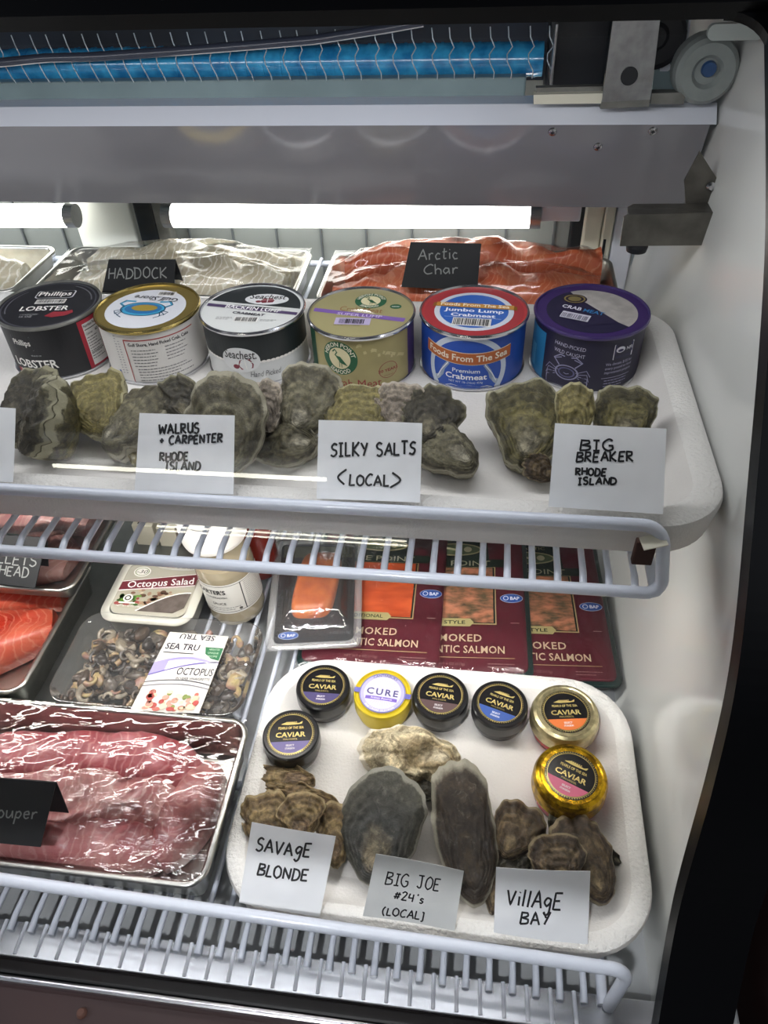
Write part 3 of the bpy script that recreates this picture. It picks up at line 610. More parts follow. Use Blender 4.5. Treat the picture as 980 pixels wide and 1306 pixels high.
def lob_lid(A, R):
    A.ell(0, 0, R, R, ink('16161d'), 1); A.ell(0, 0, R, R, ink('44444c'), 2, r0=.965, n=60); A.ell(0, 0, R * .90, R * .90, ink('5d5d64'), 2, r0=.97, n=20, a0=.2, a1=1.2); A.ell(0, 0, R * .9, R * .9, ink('5d5d64'), 2, r0=.97, n=20, a0=2.4, a1=3.6)
    for q, m in ((1.0, 'c6c6ca'), (.94, '16161d')): A.poly([(x, y + .021) for x, y in rrect(.0195 * q, .0078 * q, .003, 4)], ink(m), 2 if q == 1 else 3)
    A.text('Phillips', 0, .0175, ink(W_), width=.033, size=.012, k=4, bold=.015); A.barcode(-.014, .0025, .014, .0095, 2, 4)
    A.text('LOBSTER', -.001, -.0125, ink(W_), width=.048, size=.0125, k=2, bold=.015); A.text('KNUCKLE MEAT', -.012, -.021, ink('a7a7aa'), width=.018, k=2); A.text('16 OZ', -.014, -.026, ink('a7a7aa'), width=.012, k=2)
    A.poly([(.004, -.024), (.010, -.0155), (.02, -.016), (.028, -.0125), (.03, -.018), (.024, -.024), (.012, -.027)], ink('8e2531'), 2)
can('lobster_can', 'black can of lobster with a red-edged nutrition panel, leftmost of the cans', 62, 24, 6, rimm=M_STEELD, body=ink('111116'), lid=ink('16161d'), art=lob_side, lidart=lob_lid)
# 2 gulf shore
def gulf_side(A, H, R):
    A.rect(-.016, .004, .05, H - .0045, ink('d9d6d2'), 1, 20)
    for q in ((-.0205, .047, .050, .048), (-.0205, .003, -.0196, .048)): A.rect(q[0], q[1], q[2], q[3], ink('a93230'), 2)
    A.text('Gulf Shore, Hand Picked Crab, Cake', .0135, .0415, ink('23232a'), width=.060, size=.0047, k=2, bold=.02)
    A.small(-.015, .0365, .010, 6, .0033, ink('6a6a6e'), 2, 7); A.small(.017, .0375, .040, 5, .0033, ink('6a6a6e'), 2, 8); A.small(-.013, .0165, .042, 5, .003, ink('5c5c62'), 2, 9)
    A.rect(-.036, .003, -.0335, .013, ink('3a5c9c'), 2); A.small(-.031, .05, -.0285, 15, .0028, ink('8a8a90'), 2, 3); A.small(-.027, .045, -.0245, 13, .0028, ink('8a8a90'), 2, 4)
def gulf_lid(A, R):
    A.ell(0, 0, R, R, mat('gold_lacquer', 'b8a25a', .3, .8), 1); A.ell(-.001, -.002, R * .84, R * .84, ink('d2d4da'), 2)
    A.ell(-.003, -.004, .0225, .0135, ink('3f9cc4'), 3, n=36); A.ell(-.003, -.003, .0185, .0105, ink('2b6ea3'), 4); A.ell(-.002, -.002, .013, .0062, ink('9c8638'), 5); 
    for sg in (-1, 1):
        A.line([(-.003 + sg*.02, .0), (-.003 + sg*.026, .006), (-.003 + sg*.022, .012), (-.003 + sg*.012, .011)], .0028, ink('3f9cc4'), 3); A.line([(-.003 + sg*.02, .0), (-.003 + sg*.027, .006), (-.003 + sg*.0225, .0135)], .0007, ink('1d2f3e'), 4)
        for q in range(3): A.line([(-.003 + sg*.019, -.006 - q*.002), (-.003 + sg*(.027 - q*.003), -.009 - q*.004), (-.003 + sg*(.024 - q*.004), -.015 - q*.003)], .0011, ink('2a4f6a'), 4)
    A.ell(-.003, -.004, .0225, .0135, ink('1d3a50'), 5, r0=.95)
    A.text('Gulf Shore', .003, .021, ink('20242a'), width=.046, size=.0115, k=6, rot=PI - .12, shear=.2); A.text('Hand Picked Crab', .006, .022, ink('55585c'), width=.02, size=.003, k=3, rot=PI - .1); A.barcode(.002, .025, .018, .032, 3, 11)
can('crabmeat_can', 'white can with gold rim and a blue crab drawn on its lid', 188, 14, 0, rimm=mat('gold_rim', 'b3a062', .25, .95), body=ink('d9d6d2'), lid=mat('gold_lacquer', 'b8a25a', .3, .8), art=gulf_side, lidart=gulf_lid)
# 3 seachest
def chest(A, cx, cy, s, k):
    A.poly([(cx - .006*s, cy), (cx - .004*s, cy + .006*s), (cx + .006*s, cy + .0075*s), (cx + .009*s, cy + .002*s), (cx + .008*s, cy - .002*s), (cx - .003*s, cy - .004*s)], ink('7c2b39'), k)
    A.line([(cx - .005*s, cy + .002*s), (cx + .008*s, cy + .004*s)], .0006*s, ink(W_), k + 1); A.line([(cx + .001*s, cy + .007*s), (cx + .002*s, cy - .003*s)], .0008*s, ink(W_), k + 1); A.ell(cx - .008*s, cy - .001*s, .003*s, .0024*s, ink('7c2b39'), k)
def sea_side(A, H, R):
    A.rect(-.075, .026, .075, H - .0045, ink('1c2224'), 1, 40)
    for i in range(34): A.ell(-.072 + i * .0044, .0262, .0023, .0013, ink(W_), 2, n=10, rings=1)
    A.ell(-.010, .0285, .0185, .013, ink('d9dadb'), 3); A.text('Seachest.', -.010, .030, ink('16171b'), width=.031, size=.0125, k=4, bold=.008, shear=.15); chest(A, -.007, .0225, 1.0, 4)
    A.text('Hand Picked', .012, .0105, ink('6b6b6e'), width=.03, size=.0085, k=2, shear=.3)
def sea_lid(A, R):
    A.ell(0, 0, R, R, ink('d6d8d6'), 1); A.ell(0, 0, R, R, ink('22282a'), 2, n=30, a0=.02, a1=PI - .30)
    A.poly([(-R * .96, R * .28), (R * .99, R * .02), (R * .99, -R * .05), (-R * .97, R * .20)], ink('d6d8d6'), 3)
    A.ell(.010, .018, .0215, .011, ink('dfe1e2'), 4); A.text('Seachest', .0105, .0185, ink('17181c'), width=.036, size=.013, k=5, bold=.008, shear=.2); chest(A, .010, .0135, .9, 5)
    A.poly([(-R * .99, .0075), (R * .99, -.0065), (R * .98, -.0115), (-R * .99, .002)], ink('4e3e62'), 4); A.text('BACKFIN LUMP', .001, -.0045, ink('f0f0f0'), width=.056, size=.009, k=5, bold=.02, rot=-.13)
    A.text('CRABMEAT', -.001, -.0135, ink('2a2735'), width=.032, size=.006, k=4, bold=.02, rot=-.13); A.barcode(-.011, -.026, .010, -.0185, 3, 21); A.small(-.03, -.019, -.014, 3, .002, ink('888888'), 2); A.small(.013, -.022, .03, 2, .002, ink('888888'), 2)
can('crabmeat_can', 'dark and white can with a small treasure chest logo, third from the left', 322, 8, 0, body=ink('cfd0d0'), lid=ink('d6d8d6'), art=sea_side, lidart=sea_lid)
# 4 heron
def heron(A, cx, cy, r, k):
    A.ell(cx, cy, r, r * .97, ink('1f5a3a'), k, n=40); A.ell(cx, cy, r * .62, r * .62, ink('d8cfa6'), k + 1)
    g = ink('1f5a3a'); s = r / .0175
    A.line([(cx - .0065*s, cy + .006*s), (cx - .004*s, cy + .0085*s), (cx - .002*s, cy + .006*s), (cx - .004*s, cy + .003*s), (cx - .001*s, cy + .001*s)], .0014*s, g, k + 2)
    A.poly([(cx - .004*s, cy + .0025*s), (cx + .001*s, cy + .002*s), (cx + .008*s, cy - .007*s), (cx + .001*s, cy - .0045*s)], g, k + 2); A.line([(cx, cy - .003*s), (cx, cy - .009*s)], .0006*s, g, k + 2); A.line([(cx + .002*s, cy - .003*s), (cx + .0022*s, cy - .009*s)], .0006*s, g, k + 2)
    A.text('HERON POINT', cx, cy, ink('e6e2cc'), width=.034 * s, size=.0058 * s, k=k + 2, bold=.015, arc=.0122 * s); A.text('SEAFOOD', cx, cy, ink('e6e2cc'), width=.024 * s, size=.0058 * s, k=k + 2, bold=.015, arc=-.0160 * s)
def heron_side(A, H, R):
    A.rect(.052, .003, .08, H - .004, ink('4c3a68'), 1, 12); A.rect(-.07, .003, -.05, H - .004, ink('1f4a35'), 1, 10); heron(A, -.020, .034, .0175, 1)
    A.text('Crab Meat', -.006, .0045, ink('8e3330'), width=.049, size=.0125, k=1); A.ell(.026, .0195, .0098, .0085, ink('8e4a40'), 1, r0=.93); A.text('20 YEARS', .026, .0180, ink('8e3330'), width=.0205, size=.0042, k=2, bold=.02); A.text('IN BUSINESS', .026, .0135, ink('8e4a40'), width=.010, k=2)
    for q in range(4): A.line([(-.01 + q*.013, .045 - q*.004), (.0 + q*.013, .049 - q*.006), (.012 + q*.011, .043 - q*.005)], .003, ink('bfb384'), 1)
def heron_lid(A, R):
    A.ell(0, 0, R, R, ink('9c9469'), 1); heron(A, .006, .0225, .0152, 2); A.ell(.031, .0125, .0055, .0045, ink('1f5a3a'), 2); A.text('NEW', .031, .011, ink(W_), width=.007, k=3)
    A.text('Crab Meat', -.001, .0005, ink('8c5b34'), width=.041, size=.0125, k=2, rot=-.08); A.poly([(-R * .985, .006), (R * .93, -.0095), (R * .90, -.0165), (-R * .99, -.0005)], ink('7a5aa6'), 2); A.text('SUPER LUMP', -.001, -.0085, ink('cbbde0'), width=.043, size=.0068, k=3, bold=.012, rot=-.10)
    A.rect(-.022, -.024, .011, -.0115, ink('b5a9cc'), 2); A.barcode(-.018, -.0225, .006, -.014, 3, 31, False); A.small(-.022, -.026, .004, 1, .002, ink('6c6440'), 2)
can('crabmeat_can', 'cream can with a green heron badge and purple stripe, fourth from the left', 461, 6, 0, body=mat('cream_print', 'a39868', .4, var=.12, vscale=45), lid=ink('9c9469'), art=heron_side, lidart=heron_lid)
# 5 blue and red
def blue_side(A, H, R):
    A.ell(.0, .021, .0385, .036, ink('c9d3e2'), 1, r0=.86, n=60); A.ell(0, .021, .033, .031, ink('1f4fb0'), 1, n=48, rings=6)
    n = 30; xs = [-.0425 + .085 * i / n for i in range(n + 1)]; cv = lambda x: .0335 + .0038 * (x / .0425) ** 2
    A.band([(x, cv(x) - .0062) for x in xs], [(x, cv(x) + .0062) for x in xs], ink('e8d8c0'), 2); A.band([(x, cv(x) - .0056) for x in xs], [(x, cv(x) + .0056) for x in xs], ink('b5602c'), 3)
    A2 = Art(A.mb, lambda x, y, h: A.fn(x, y + .0038 * (x / .0425) ** 2, h)); A2.text('Foods From The Sea', 0, .0310, ink('f1e6d2'), width=.077, size=.0088, k=4, bold=.022)
    A.text('Premium', .0, .0190, ink('e6ebf4'), width=.0255, size=.0058, k=2, bold=.01); A.text('Crabmeat', .0, .0120, ink('f0f2f6'), width=.039, size=.0080, k=2, bold=.02); A.text('NET WT 1lb (16oz) 454g', .0, .0080, ink('d4dcea'), width=.032, size=.0030, k=2)
    for sg in (-1, 1): A.line([(sg*.017, .0275), (sg*.022, .020), (sg*.0235, .014), (sg*.028, .008)], .0035, ink('8d9cb5'), 2); A.line([(sg*.017, .0275), (sg*.024, .018), (sg*.0285, .009)], .001, ink('e4e8ef'), 3); A.poly([(sg*.024, .014), (sg*.031, .010), (sg*.029, .005), (sg*.025, .009)], ink('a9b4c6'), 3)
    A.poly([(-.020, .003), (-.014, .0055), (-.006, .0045), (.004, .006), (.013, .0045), (.02, .0055), (.026, .003)], ink('d7dde6'), 3)
def blue_lid(A, R):
    A.ell(0, 0, R, R, ink('a5343a'), 1); A.ell(0, -.001, R * .80, R * .80, ink('cdd3dd'), 2); A.ell(0, -.001, R * .69, R * .69, ink('2f62ba'), 3)
    A.poly([(-.0385, .0115), (.0385, .0115), (.0395, .0035), (.033, .0062), (-.033, .0062), (-.0395, .0035)], ink('8a5c1e'), 4); A.rect(-.036, .0045, .036, .0125, ink('c08a3a'), 5); A.text('Foods From The Sea', 0, .0065, ink('f3e9cf'), width=.064, size=.0078, k=6, bold=.02)
    A.text('Jumbo Lump', 0, -.0035, ink('eef1f6'), width=.055, size=.0085, k=4, bold=.025); A.text('Crabmeat', 0, -.0125, ink('eef1f6'), width=.041, size=.0080, k=4, bold=.025); A.rect(-.026, -.0145, .026, -.0141, ink('c9d3e2'), 4); A.barcode(-.0165, -.0285, .0165, -.0165, 4, 41)
can('crabmeat_can', 'blue can with red lid border and orange name banner, fifth from the left', 605, -5, -4, body=ink('1c48a4'), lid=ink('b43a3d'), art=blue_side, lidart=blue_lid)
# 6 purple
def pur_side(A, H, R):
    A.text('HAND-PICKED', -.010, .0425, ink('b9b6cc'), width=.029, size=.0052, k=1, rot=-.05); A.text('WILD CAUGHT', -.010, .0355, ink('b9b6cc'), width=.029, size=.0052, k=1, rot=-.05)
    crab(A, -.010, .018, 1.5, ink('8f8eae'), 1, .0006); A.ell(-.010, .018, .008, .005, ink('5a5980'), 1, r0=.8)
    A.poly([(x, y) for x, y in rrect(.0105, .0075, .0005, 2, .040, .0405)], ink('d9d9e4'), 1); A.poly([(x, y) for x, y in rrect(.0098, .0048, .0005, 2, .040, .0425)], ink('2c2b55'), 2); A.ell(.036, .0425, .0045, .003, ink('d9d9e4'), 3); A.ell(.036, .0418, .0028, .0014, ink('2c2b55'), 4); A.text('NFI', .0455, .0408, ink('d9d9e4'), width=.0062, k=3, bold=.02); A.text('CRAB COUNCIL', .040, .0342, ink('2c2b55'), width=.0175, size=.0032, k=3, bold=.02)
    for q, tx in enumerate(('We donate $.02 for', 'every pound to fund', 'improvement projects')): A.text(tx, .038, .0275 - q * .0042, ink('aaa8c4'), width=.028, size=.0040, k=1)
    A.rect(.022, .0145, .052, .0149, ink('aaa8c4'), 1); A.small(.025, .0115, .05, 3, .003, ink('8f8db0'), 1); A.rect(-.068, .002, -.036, .048, ink('2d7fb0'), 1); A.rect(-.06, .008, -.05, .03, ink('5fb0d8'), 2)
def pur_lid(A, R):
    A.ell(0, 0, R, R, ink('3a2560'), 1); A.ell(0, -.001, R * .86, R * .86, ink('231f3c'), 2); A.ell(0, -.001, R * .86, R * .86, mat('crab_meat_print', 'b9b4b0', .45, var=.3, vscale=60), 3, n=30, a0=-.75, a1=2.0)
    A.poly([(-.022, .030), (-.004, .014), (.022, -.022), (-.01, -.03), (-.034, .0)], ink('26213f'), 4); A.ell(-.014, .021, .0115, .0095, ink('2a2030'), 5); A.ell(-.014, .021, .0098, .008, ink('8a7b4a'), 6, r0=.85); A.ell(-.014, .021, .006, .005, ink('7d7146'), 6)
    A.text('CRAB', -.0185, .0015, ink('d6d6e2'), width=.018, size=.0085, k=5, bold=.02, rot=-.38); A.text('MEAT', .0005, -.0065, ink('2f78b4'), width=.019, size=.0085, k=5, bold=.02, rot=-.38)
    def RT(x, y, a=-.36, ox=-.0155, oy=-.0125): return (ox + x * math.cos(a) - y * math.sin(a), oy + x * math.sin(a) + y * math.cos(a))
    A.poly([RT(-.013, -.006), RT(.013, -.006), RT(.013, .006), RT(-.013, .006)], ink('c9c8d6'), 5)
    q = -.012
    while q < .011: A.poly([RT(q, -.005), RT(q + .0006, -.005), RT(q + .0006, .003), RT(q, .003)], ink('3a3850'), 6); q += random.Random(int(q * 1e5)).choice((.0011, .0015, .002))
can('crabmeat_can', 'dark purple can with a white line-drawn crab, rightmost of the cans', 755, -13, 0, R=.052, rimm=mat('purple_rim', '3d2c66', .3, .2, coat=.4), body=ink('1f1c36'), lid=ink('3a2560'), art=pur_side, lidart=pur_lid)
# ------------------------------------------------------------------ caviar jars and tins
def jar(label, px, py, rpx, rot, kind, band, ztop=-.5945):
    c = P(px, py, z=ztop); r = rpx * (c.length / math.sqrt(1 + ((px - 490) / FPX) ** 2 + ((py - 653) / FPX) ** 2)) / FPX; H = ztop - ZJ
    t = thing('caviar_jar' if kind != 'cure' else 'caviar_tin', label, 'jar' if kind != 'cure' else 'tin', Matrix.Translation(V((c.x, c.y, ZJ))) @ rz(rot), group='caviar jars and tins on the lower foam tray')
    lidh = H * .52; M_BL = mat('black_lid', '101012', .28, coat=.3)
    lm = {'black': M_BL, 'cure': mat('yellow_tin', 'cfb92f', .3, .35, var=.1, vscale=80), 'silver': mat('pale_gold_lid', 'c9bd92', .3, .85, var=.3, vscale=220, bump=.25, bscale=180), 'gold': mat('gold_foil_lid', 'd8ac1c', .27, .85, var=.55, vscale=160, col2='7a5a10', bump=.3, bscale=160)}[kind]
    bm_ = {'black': mat('black_jar', '0e0c0e', .12, coat=.5), 'cure': lm, 'silver': mat('red_roe_jar', '9d2626', .08, coat=.6), 'gold': mat('pink_roe_jar', 'a93640', .08, coat=.6)}[kind]
    mb = MB(); rb = r * .93; mb.lathe([(0, .0005), (rb * .86, .0005), (rb * .97, .003), (rb, .007), (rb, H - lidh)], bm_, 48); mb.build('jar_body', t)
    mb = MB()
    if kind in ('silver', 'gold'): mb.lathe([(rb, H - lidh - .001), (r, H - lidh), (r, H - lidh + .002), (r * .985, H - .006), (r * .93, H - .0015), (r * .84, H), (r * .80, H - .0008), (0, H - .0008)], lm, 48)
    elif kind == 'cure': mb.lathe([(rb, H - lidh), (r, H - lidh + .0005), (r, H - .003), (r * .985, H), (r * .95, H), (r * .92, H - .0018), (r * .85, H - .0018), (r * .82, H - .0006), (0, H - .0006)], lm, 56)
    else: mb.lathe([(rb, H - lidh), (r, H - lidh + .0003), (r, H - .004), (r * .975, H - .001), (r * .93, H), (0, H)], lm, 56)
    zt = H - (.0008 if kind in ('silver', 'gold') else (.0006 if kind == 'cure' else 0)); A = Art(mb, lambda x, y, h: V((x, y, zt + h))); g = mat('gold_print', 'd6c07a', .25, .5)
    if kind == 'cure':
        A.rect(-r * .99, -r * .10, r * .99, r * .10, ink('5a5a9c'), 5); q = r * .80; A.ell(0, 0, q, q, ink('a39ec0'), 6, n=48); A.ell(0, 0, q, q, ink('6f6a9a'), 7, r0=.95, n=48); A.ell(0, 0, q * .80, q * .80, ink('c2bed2'), 7)
        for i in range(36): a = 2 * PI * i / 36; A.line([(q * .25 * math.cos(a), q * .25 * math.sin(a)), (q * .70 * math.cos(a), q * .70 * math.sin(a))], .0004, ink('a9a4c4'), 8)
        A.rect(-r * .60, -.003, r * .60, .0042, ink('c2bed2'), 9); A.text('CURE', 0, -.0028, ink('44406c'), width=r * 1.1, size=.0095, k=10, bold=.025, space=1.3)
        A.text('CANTERBURY', 0, 0, ink('44406c'), width=r * .85, size=.0036, k=9, bold=.01, arc=q * .82); A.text('FINE CAVIAR SELECTION', 0, 0, ink('e2e0ee'), width=r * 1.15, size=.003, k=9, arc=-q * .94)
        xs = [-r * .55 + r * 1.1 * i / 10 for i in range(11)]; A.band([(x, -r * .30 - .0015 * (x / r) ** 2) for x in xs], [(x, -r * .17 - .0015 * (x / r) ** 2) for x in xs], ink('6d56a8'), 9); A.text('Artisan Reserve', 0, -r * .27, ink('e4e0f0'), width=r * .75, size=.0028, k=10, shear=.2)
    else:
        q = r * (.84 if kind == 'black' else .70); lbl = ink('141315', .25); A.ell(0, 0, q, q, lbl, 1, n=48)
        for i in range(64): a = 2 * PI * i / 64; A.ell(q * .95 * math.cos(a), q * .95 * math.sin(a), .00048, .00048, g, 3, n=6, rings=1)
        A.ell(0, 0, q * .91, q * .91, g, 2, r0=.975, n=56); s = q / .022
        # chord band across the lower part
        a0 = math.asin(.40); ch = [(q * .87 * math.cos(PI + a0 + (PI - 2 * a0) * i / 20), q * .87 * math.sin(PI + a0 + (PI - 2 * a0) * i / 20)) for i in range(21)]; A.poly(ch, ink(band), 2)
        # sturgeon
        A.poly([(-.0095*s, .0098*s), (-.005*s, .0118*s), (.002*s, .0116*s), (.007*s, .0106*s), (.0105*s, .0126*s), (.0095*s, .0098*s), (.004*s, .0092*s), (-.003*s, .009*s)], g, 2)
        for i in range(6): A.ell((-.004 + i * .0017) * s, .0119 * s, .0005 * s, .0006 * s, g, 3, n=6, rings=1)
        A.text('PEARLS OF THE SEA', 0, .0048 * s, g, width=.023 * s, size=.0036 * s, k=2, bold=.02); A.text('CAVIAR', 0, -.0032 * s, g, width=.027 * s, size=.0068 * s, k=2, bold=.025); A.text('MALOSSOL', 0, -.0062 * s, g, width=.013 * s, size=.0024 * s, k=2)
        A.text('SELECT', 0, -.0125 * s, ink('d9d5d8'), width=.0075 * s, size=.0026 * s, k=3, bold=.02); A.text('STURGEON', 0, -.0155 * s, ink('d9d5d8'), width=.0085 * s, size=.0024 * s, k=3, bold=.02)
    mb.build('lid', t); return t
jar('black caviar jar with a lilac band, lowest left of the jars beside the fish tray', 371, 936, 37, 9, 'black', '6a6094')
jar('black caviar jar with a dark violet band, left of the yellow tin', 412, 875, 35, 1, 'black', '3d3560')
jar('flat yellow caviar tin with a lilac label and blue side bands', 488, 884, 37, -4, 'cure', '')
jar('black caviar jar with a brown band, right of the yellow tin', 562, 886, 36, -5, 'black', '4a3536')
jar('black caviar jar with a blue band, second jar right of the yellow tin', 638, 897, 36, -18, 'black', '2b4a8c')
jar('red caviar jar with pale gold lid and an orange label band', 722, 907, 44, 8, 'silver', 'c9692e', -.591)
jar('red caviar jar with bright gold foil lid and a pink label band', 729, 988, 48, -24, 'gold', 'c9607e', -.587)
# ------------------------------------------------------------------ oysters
OM = {
 'grey': oyster_mat('oyster_grey', [(0, 'b3ad9b'), (.28, '5c5744'), (.55, '77725c'), (.85, '4f4a3a'), (1, '6f6a58')], '38342a', '9f9a86'),
 'olive': oyster_mat('oyster_olive', [(0, 'a39c86'), (.25, '6b654e'), (.5, '746d45'), (.8, '4d4830'), (1, '68634a')], '2e2c24', 'aaa68c', bl=.6),
 'yellow': oyster_mat('oyster_yellow', [(0, '6a6142'), (.4, '7d7448'), (.75, '8c8254'), (.95, '635c3a'), (1, '7f7856')], '4b452d', 'b5ae88', bl=.4),
 'dark': oyster_mat('oyster_dark', [(0, '7a735f'), (.4, '3c382f'), (.8, '433f33'), (1, '5c5844')], '1f1d1a', '8f8b72', bl=.5),
 'brown': oyster_mat('oyster_brown', [(0, '8f7d5e'), (.3, '4e4030'), (.6, '6a5a43'), (.85, '42352a'), (1, '5a4c3b')], '2a211a', '8d7f62', bl=.5, rimw=.05),
 'blonde': oyster_mat('oyster_blonde', [(0, '8a745a'), (.3, '5f4c36'), (.55, '94805a'), (.85, '6b583d'), (1, '8a7655')], '45352a', 'a8966f', bl=.4, rimw=.05),
 'slate': oyster_mat('oyster_slate', [(0, 'a0927a'), (.22, '6b6352'), (.42, '383a39'), (.75, '42423c'), (1, '4c4b42')], '33312c', '96948a', bl=.5),
 'umber': oyster_mat('oyster_umber', [(0, '4a3d2c'), (.4, '2a2118'), (.8, '362b20'), (1, '40372a')], '211b15', 'a9a595', bl=.6, rimw=.11),
 'cream': oyster_mat('oyster_cream', [(0, 'ded4bb'), (.4, 'a3906c'), (.7, 'cfc3a4'), (1, 'b3a586')], '5a4931', 'efe8d6', rings=3, bl=.65, bump=.9),
 'pink': oyster_mat('oyster_pink', [(0, '9a8f82'), (.5, '756b60'), (1, 'a09586')], '4d463e', 'b8aea0'),
}
def oyster(label, A, B, wd, T, m, seed, N=None, m2=None, group=None, frill=.006, round_=.48, lam=1.0, cup=.75, bend=0.0, lumpy=0.0):
    R = random.Random(seed); ax = B - A; L = ax.length; yv = ax / L
    if N is None: N = -((A + B) / 2).normalized()
    zv = (N - yv * N.dot(yv)).normalized(); xv = yv.cross(zv); t = thing('oyster', label, 'oyster', frame_m((A + B) / 2, xv, yv, zv), group=group)
    n = 72; kk = 20; ph = [R.uniform(0, 6.3) for _ in range(12)]; so = V((seed * 3.17, seed * 1.31, 0))
    wmax = max(math.sin(PI * i / 60) * (1 - round_ * .5 - round_ * .5 * math.cos(PI * i / 60)) for i in range(61))
    def outline(a):
        y = -math.cos(a); wv = math.sin(a) * (1 - round_ * .5 + round_ * .5 * y) * (1 + .06 * math.sin(2 * a + ph[0]) + .035 * math.sin(5 * a + ph[1]))
        g = 1 + (.026 * math.sin(5 * a + ph[2]) + .022 * math.sin(11 * a + ph[3]) + .018 * math.sin(19 * a + ph[4])) * (.35 + .65 * (y + 1) / 2) + .03 * noise.noise(V((math.cos(a) * 2, math.sin(a) * 2, 0)) + so)
        return wv * wd / 2 * g / wmax, y * L / 2 * (1 + (g - 1) * .7)
    def valve(top):
        mb = MB(); vs = []; rho = []; uy = -L * .36
        for k in range(kk + 1):
            r = k / kk
            for j in range(n):
                a = 2 * PI * j / n; ox, oy = outline(a); x = ox * r; y = uy * (1 - r) + oy * r
                e = noise.noise(V((x, y, 0)) * 55 + so) ; e2 = noise.noise(V((x, y, .3)) * 160 + so)
                fr = frill * r ** 4 * (math.sin(6 * a + ph[5]) * .5 + math.sin(11 * a + ph[6]) * .35 + .25 * math.sin(19 * a + ph[7]))
                step = (r * 6.3 + .5 * e + .15 * math.sin(3 * a + ph[8])); saw = step - math.floor(step)
                h = (1 - r ** 2.4) ** .62
                z = (T * (.42 if top else -cup) * h) + fr
                z += (1 if top else -1) * (lam * .0026 * (saw - .5) * min(1, r * 2.5) * (1 - .55 * r ** 8) + .0016 * e2 * (1 - r ** 6) + .0010 * e * (1 - r ** 5) + lumpy * T * .35 * e * (1 - r ** 4))
                z += bend * L * ((y / L) ** 2 * 4 - .5) * .5
                if r > .999: z = fr + bend * L * ((y / L) ** 2 * 4 - .5) * .5 + (.0004 if top else -.0004)
                vs.append(V((x, y, z))); rho.append(r)
        fs = [(k * n + j, k * n + (j + 1) % n, (k + 1) * n + (j + 1) % n, (k + 1) * n + j) for k in range(kk) for j in range(n)]
        mb.add(vs, fs, OM[m if top else (m2 or m)]); mb.rho = dict(enumerate(rho)); return mb
    valve(True).build('upper_shell', t); valve(False).build('lower_shell', t); return t
def PW(wpx, A, B):
    c = (A + B) / 2; dd = _F.dot(c); return wpx * dd / FPX
GU = 'oysters heaped in front of the cans'
def uo(label, a, b, dy, wpx, T, m, seed, N=(0, -.85, .5), za=-.381, **k):
    A = P(a[0], a[1], z=za); B = P(b[0], b[1], y=A.y + dy); return oyster(label, A, B, PW(wpx, A, B), T, m, seed, V(N), group=GU, **k)
uo('dark olive oyster at the far left edge, behind the tall seamed oyster', (8, 568), (64, 468), .06, 78, .030, 'dark', 1, (-.3, -.9, .4), za=-.378, m2='olive')
uo('tall dark oyster standing on its pale beak, second from the left', (43, 584), (68, 478), .035, 66, .034, 'dark', 2, (-.75, -.6, .3), m2='olive', round_=.3, cup=.9)
uo('rounded olive-yellow oyster in front of the black and white cans', (138, 556), (112, 480), .06, 92, .028, 'yellow', 3, (.15, -.75, .65), za=-.372)
uo('smooth grey oyster leaning just left of the WALRUS card', (140, 582), (214, 493), .06, 80, .036, 'grey', 4, (-.45, -.7, .55), m2='grey', round_=.25, lam=.6)
uo('black-brown oyster behind the top left corner of the WALRUS card', (250, 540), (212, 482), .03, 50, .024, 'dark', 5, (0.2, -.8, .5), za=-.364)
uo('large round grey oyster rising behind the right side of the WALRUS card', (296, 606), (284, 472), .05, 102, .034, 'grey', 6, (0, -.95, .35), round_=.3)
uo('small brownish oyster squeezed between the two big grey oysters', (346, 552), (337, 484), .03, 46, .022, 'pink', 7, za=-.366)
uo('brown-grey oyster standing upright in front of the cream can', (374, 556), (412, 466), .045, 90, .032, 'grey', 8, (.1, -.85, .5), za=-.372, round_=.3)
uo('pale grey oyster lying flat to the left of the SILKY SALTS card', (410, 566), (322, 563), .004, 68, .030, 'grey', 9, (0, -.62, .78), za=-.374, lumpy=.5)
uo('yellow-olive fan-edged oyster just above the SILKY SALTS card', (456, 572), (460, 490), .05, 92, .026, 'yellow', 10, (0, -.9, .45), za=-.372, round_=.5, frill=.006, lam=1.6)
uo('pinkish grey oyster at the foot of the cream can, behind the others', (504, 552), (520, 488), .03, 78, .024, 'pink', 11, (0, -.8, .6), za=-.366)
uo('oyster with a dark top edge, right of the SILKY SALTS card at the back', (540, 570), (560, 492), .05, 82, .026, 'dark', 12, (.1, -.8, .6), za=-.366, m2='grey', round_=.2)
uo('pointed grey-brown oyster lying with its tip to the right of the SILKY SALTS card', (609, 600), (520, 540), .03, 76, .030, 'grey', 13, (.25, -.65, .75), za=-.378, round_=.45)
uo('largest olive oyster with white rim, standing left of the BIG BREAKER card', (664, 600), (688, 488), .07, 118, .030, 'olive', 14, (-.05, -.85, .55), za=-.383, round_=.55, frill=.007, lam=1.8)
uo('tan oyster behind the top left corner of the BIG BREAKER card', (728, 566), (738, 488), .035, 52, .022, 'yellow', 15, za=-.366)
uo('round dark olive oyster behind the top right of the BIG BREAKER card', (796, 575), (797, 491), .045, 86, .026, 'olive', 16, (0, -.85, .5), za=-.372, m2='dark', lam=1.8, frill=.005)
uo('small brown oyster under the large olive one beside the BIG BREAKER card', (708, 610), (668, 586), .006, 36, .016, 'brown', 17, (0, -.7, .7), za=-.384)
uo('tiny olive oyster peeping out left of the WALRUS card', (171, 594), (179, 563), .02, 24, .014, 'yellow', 18, za=-.387)
GLW = 'oysters on the lower foam tray'
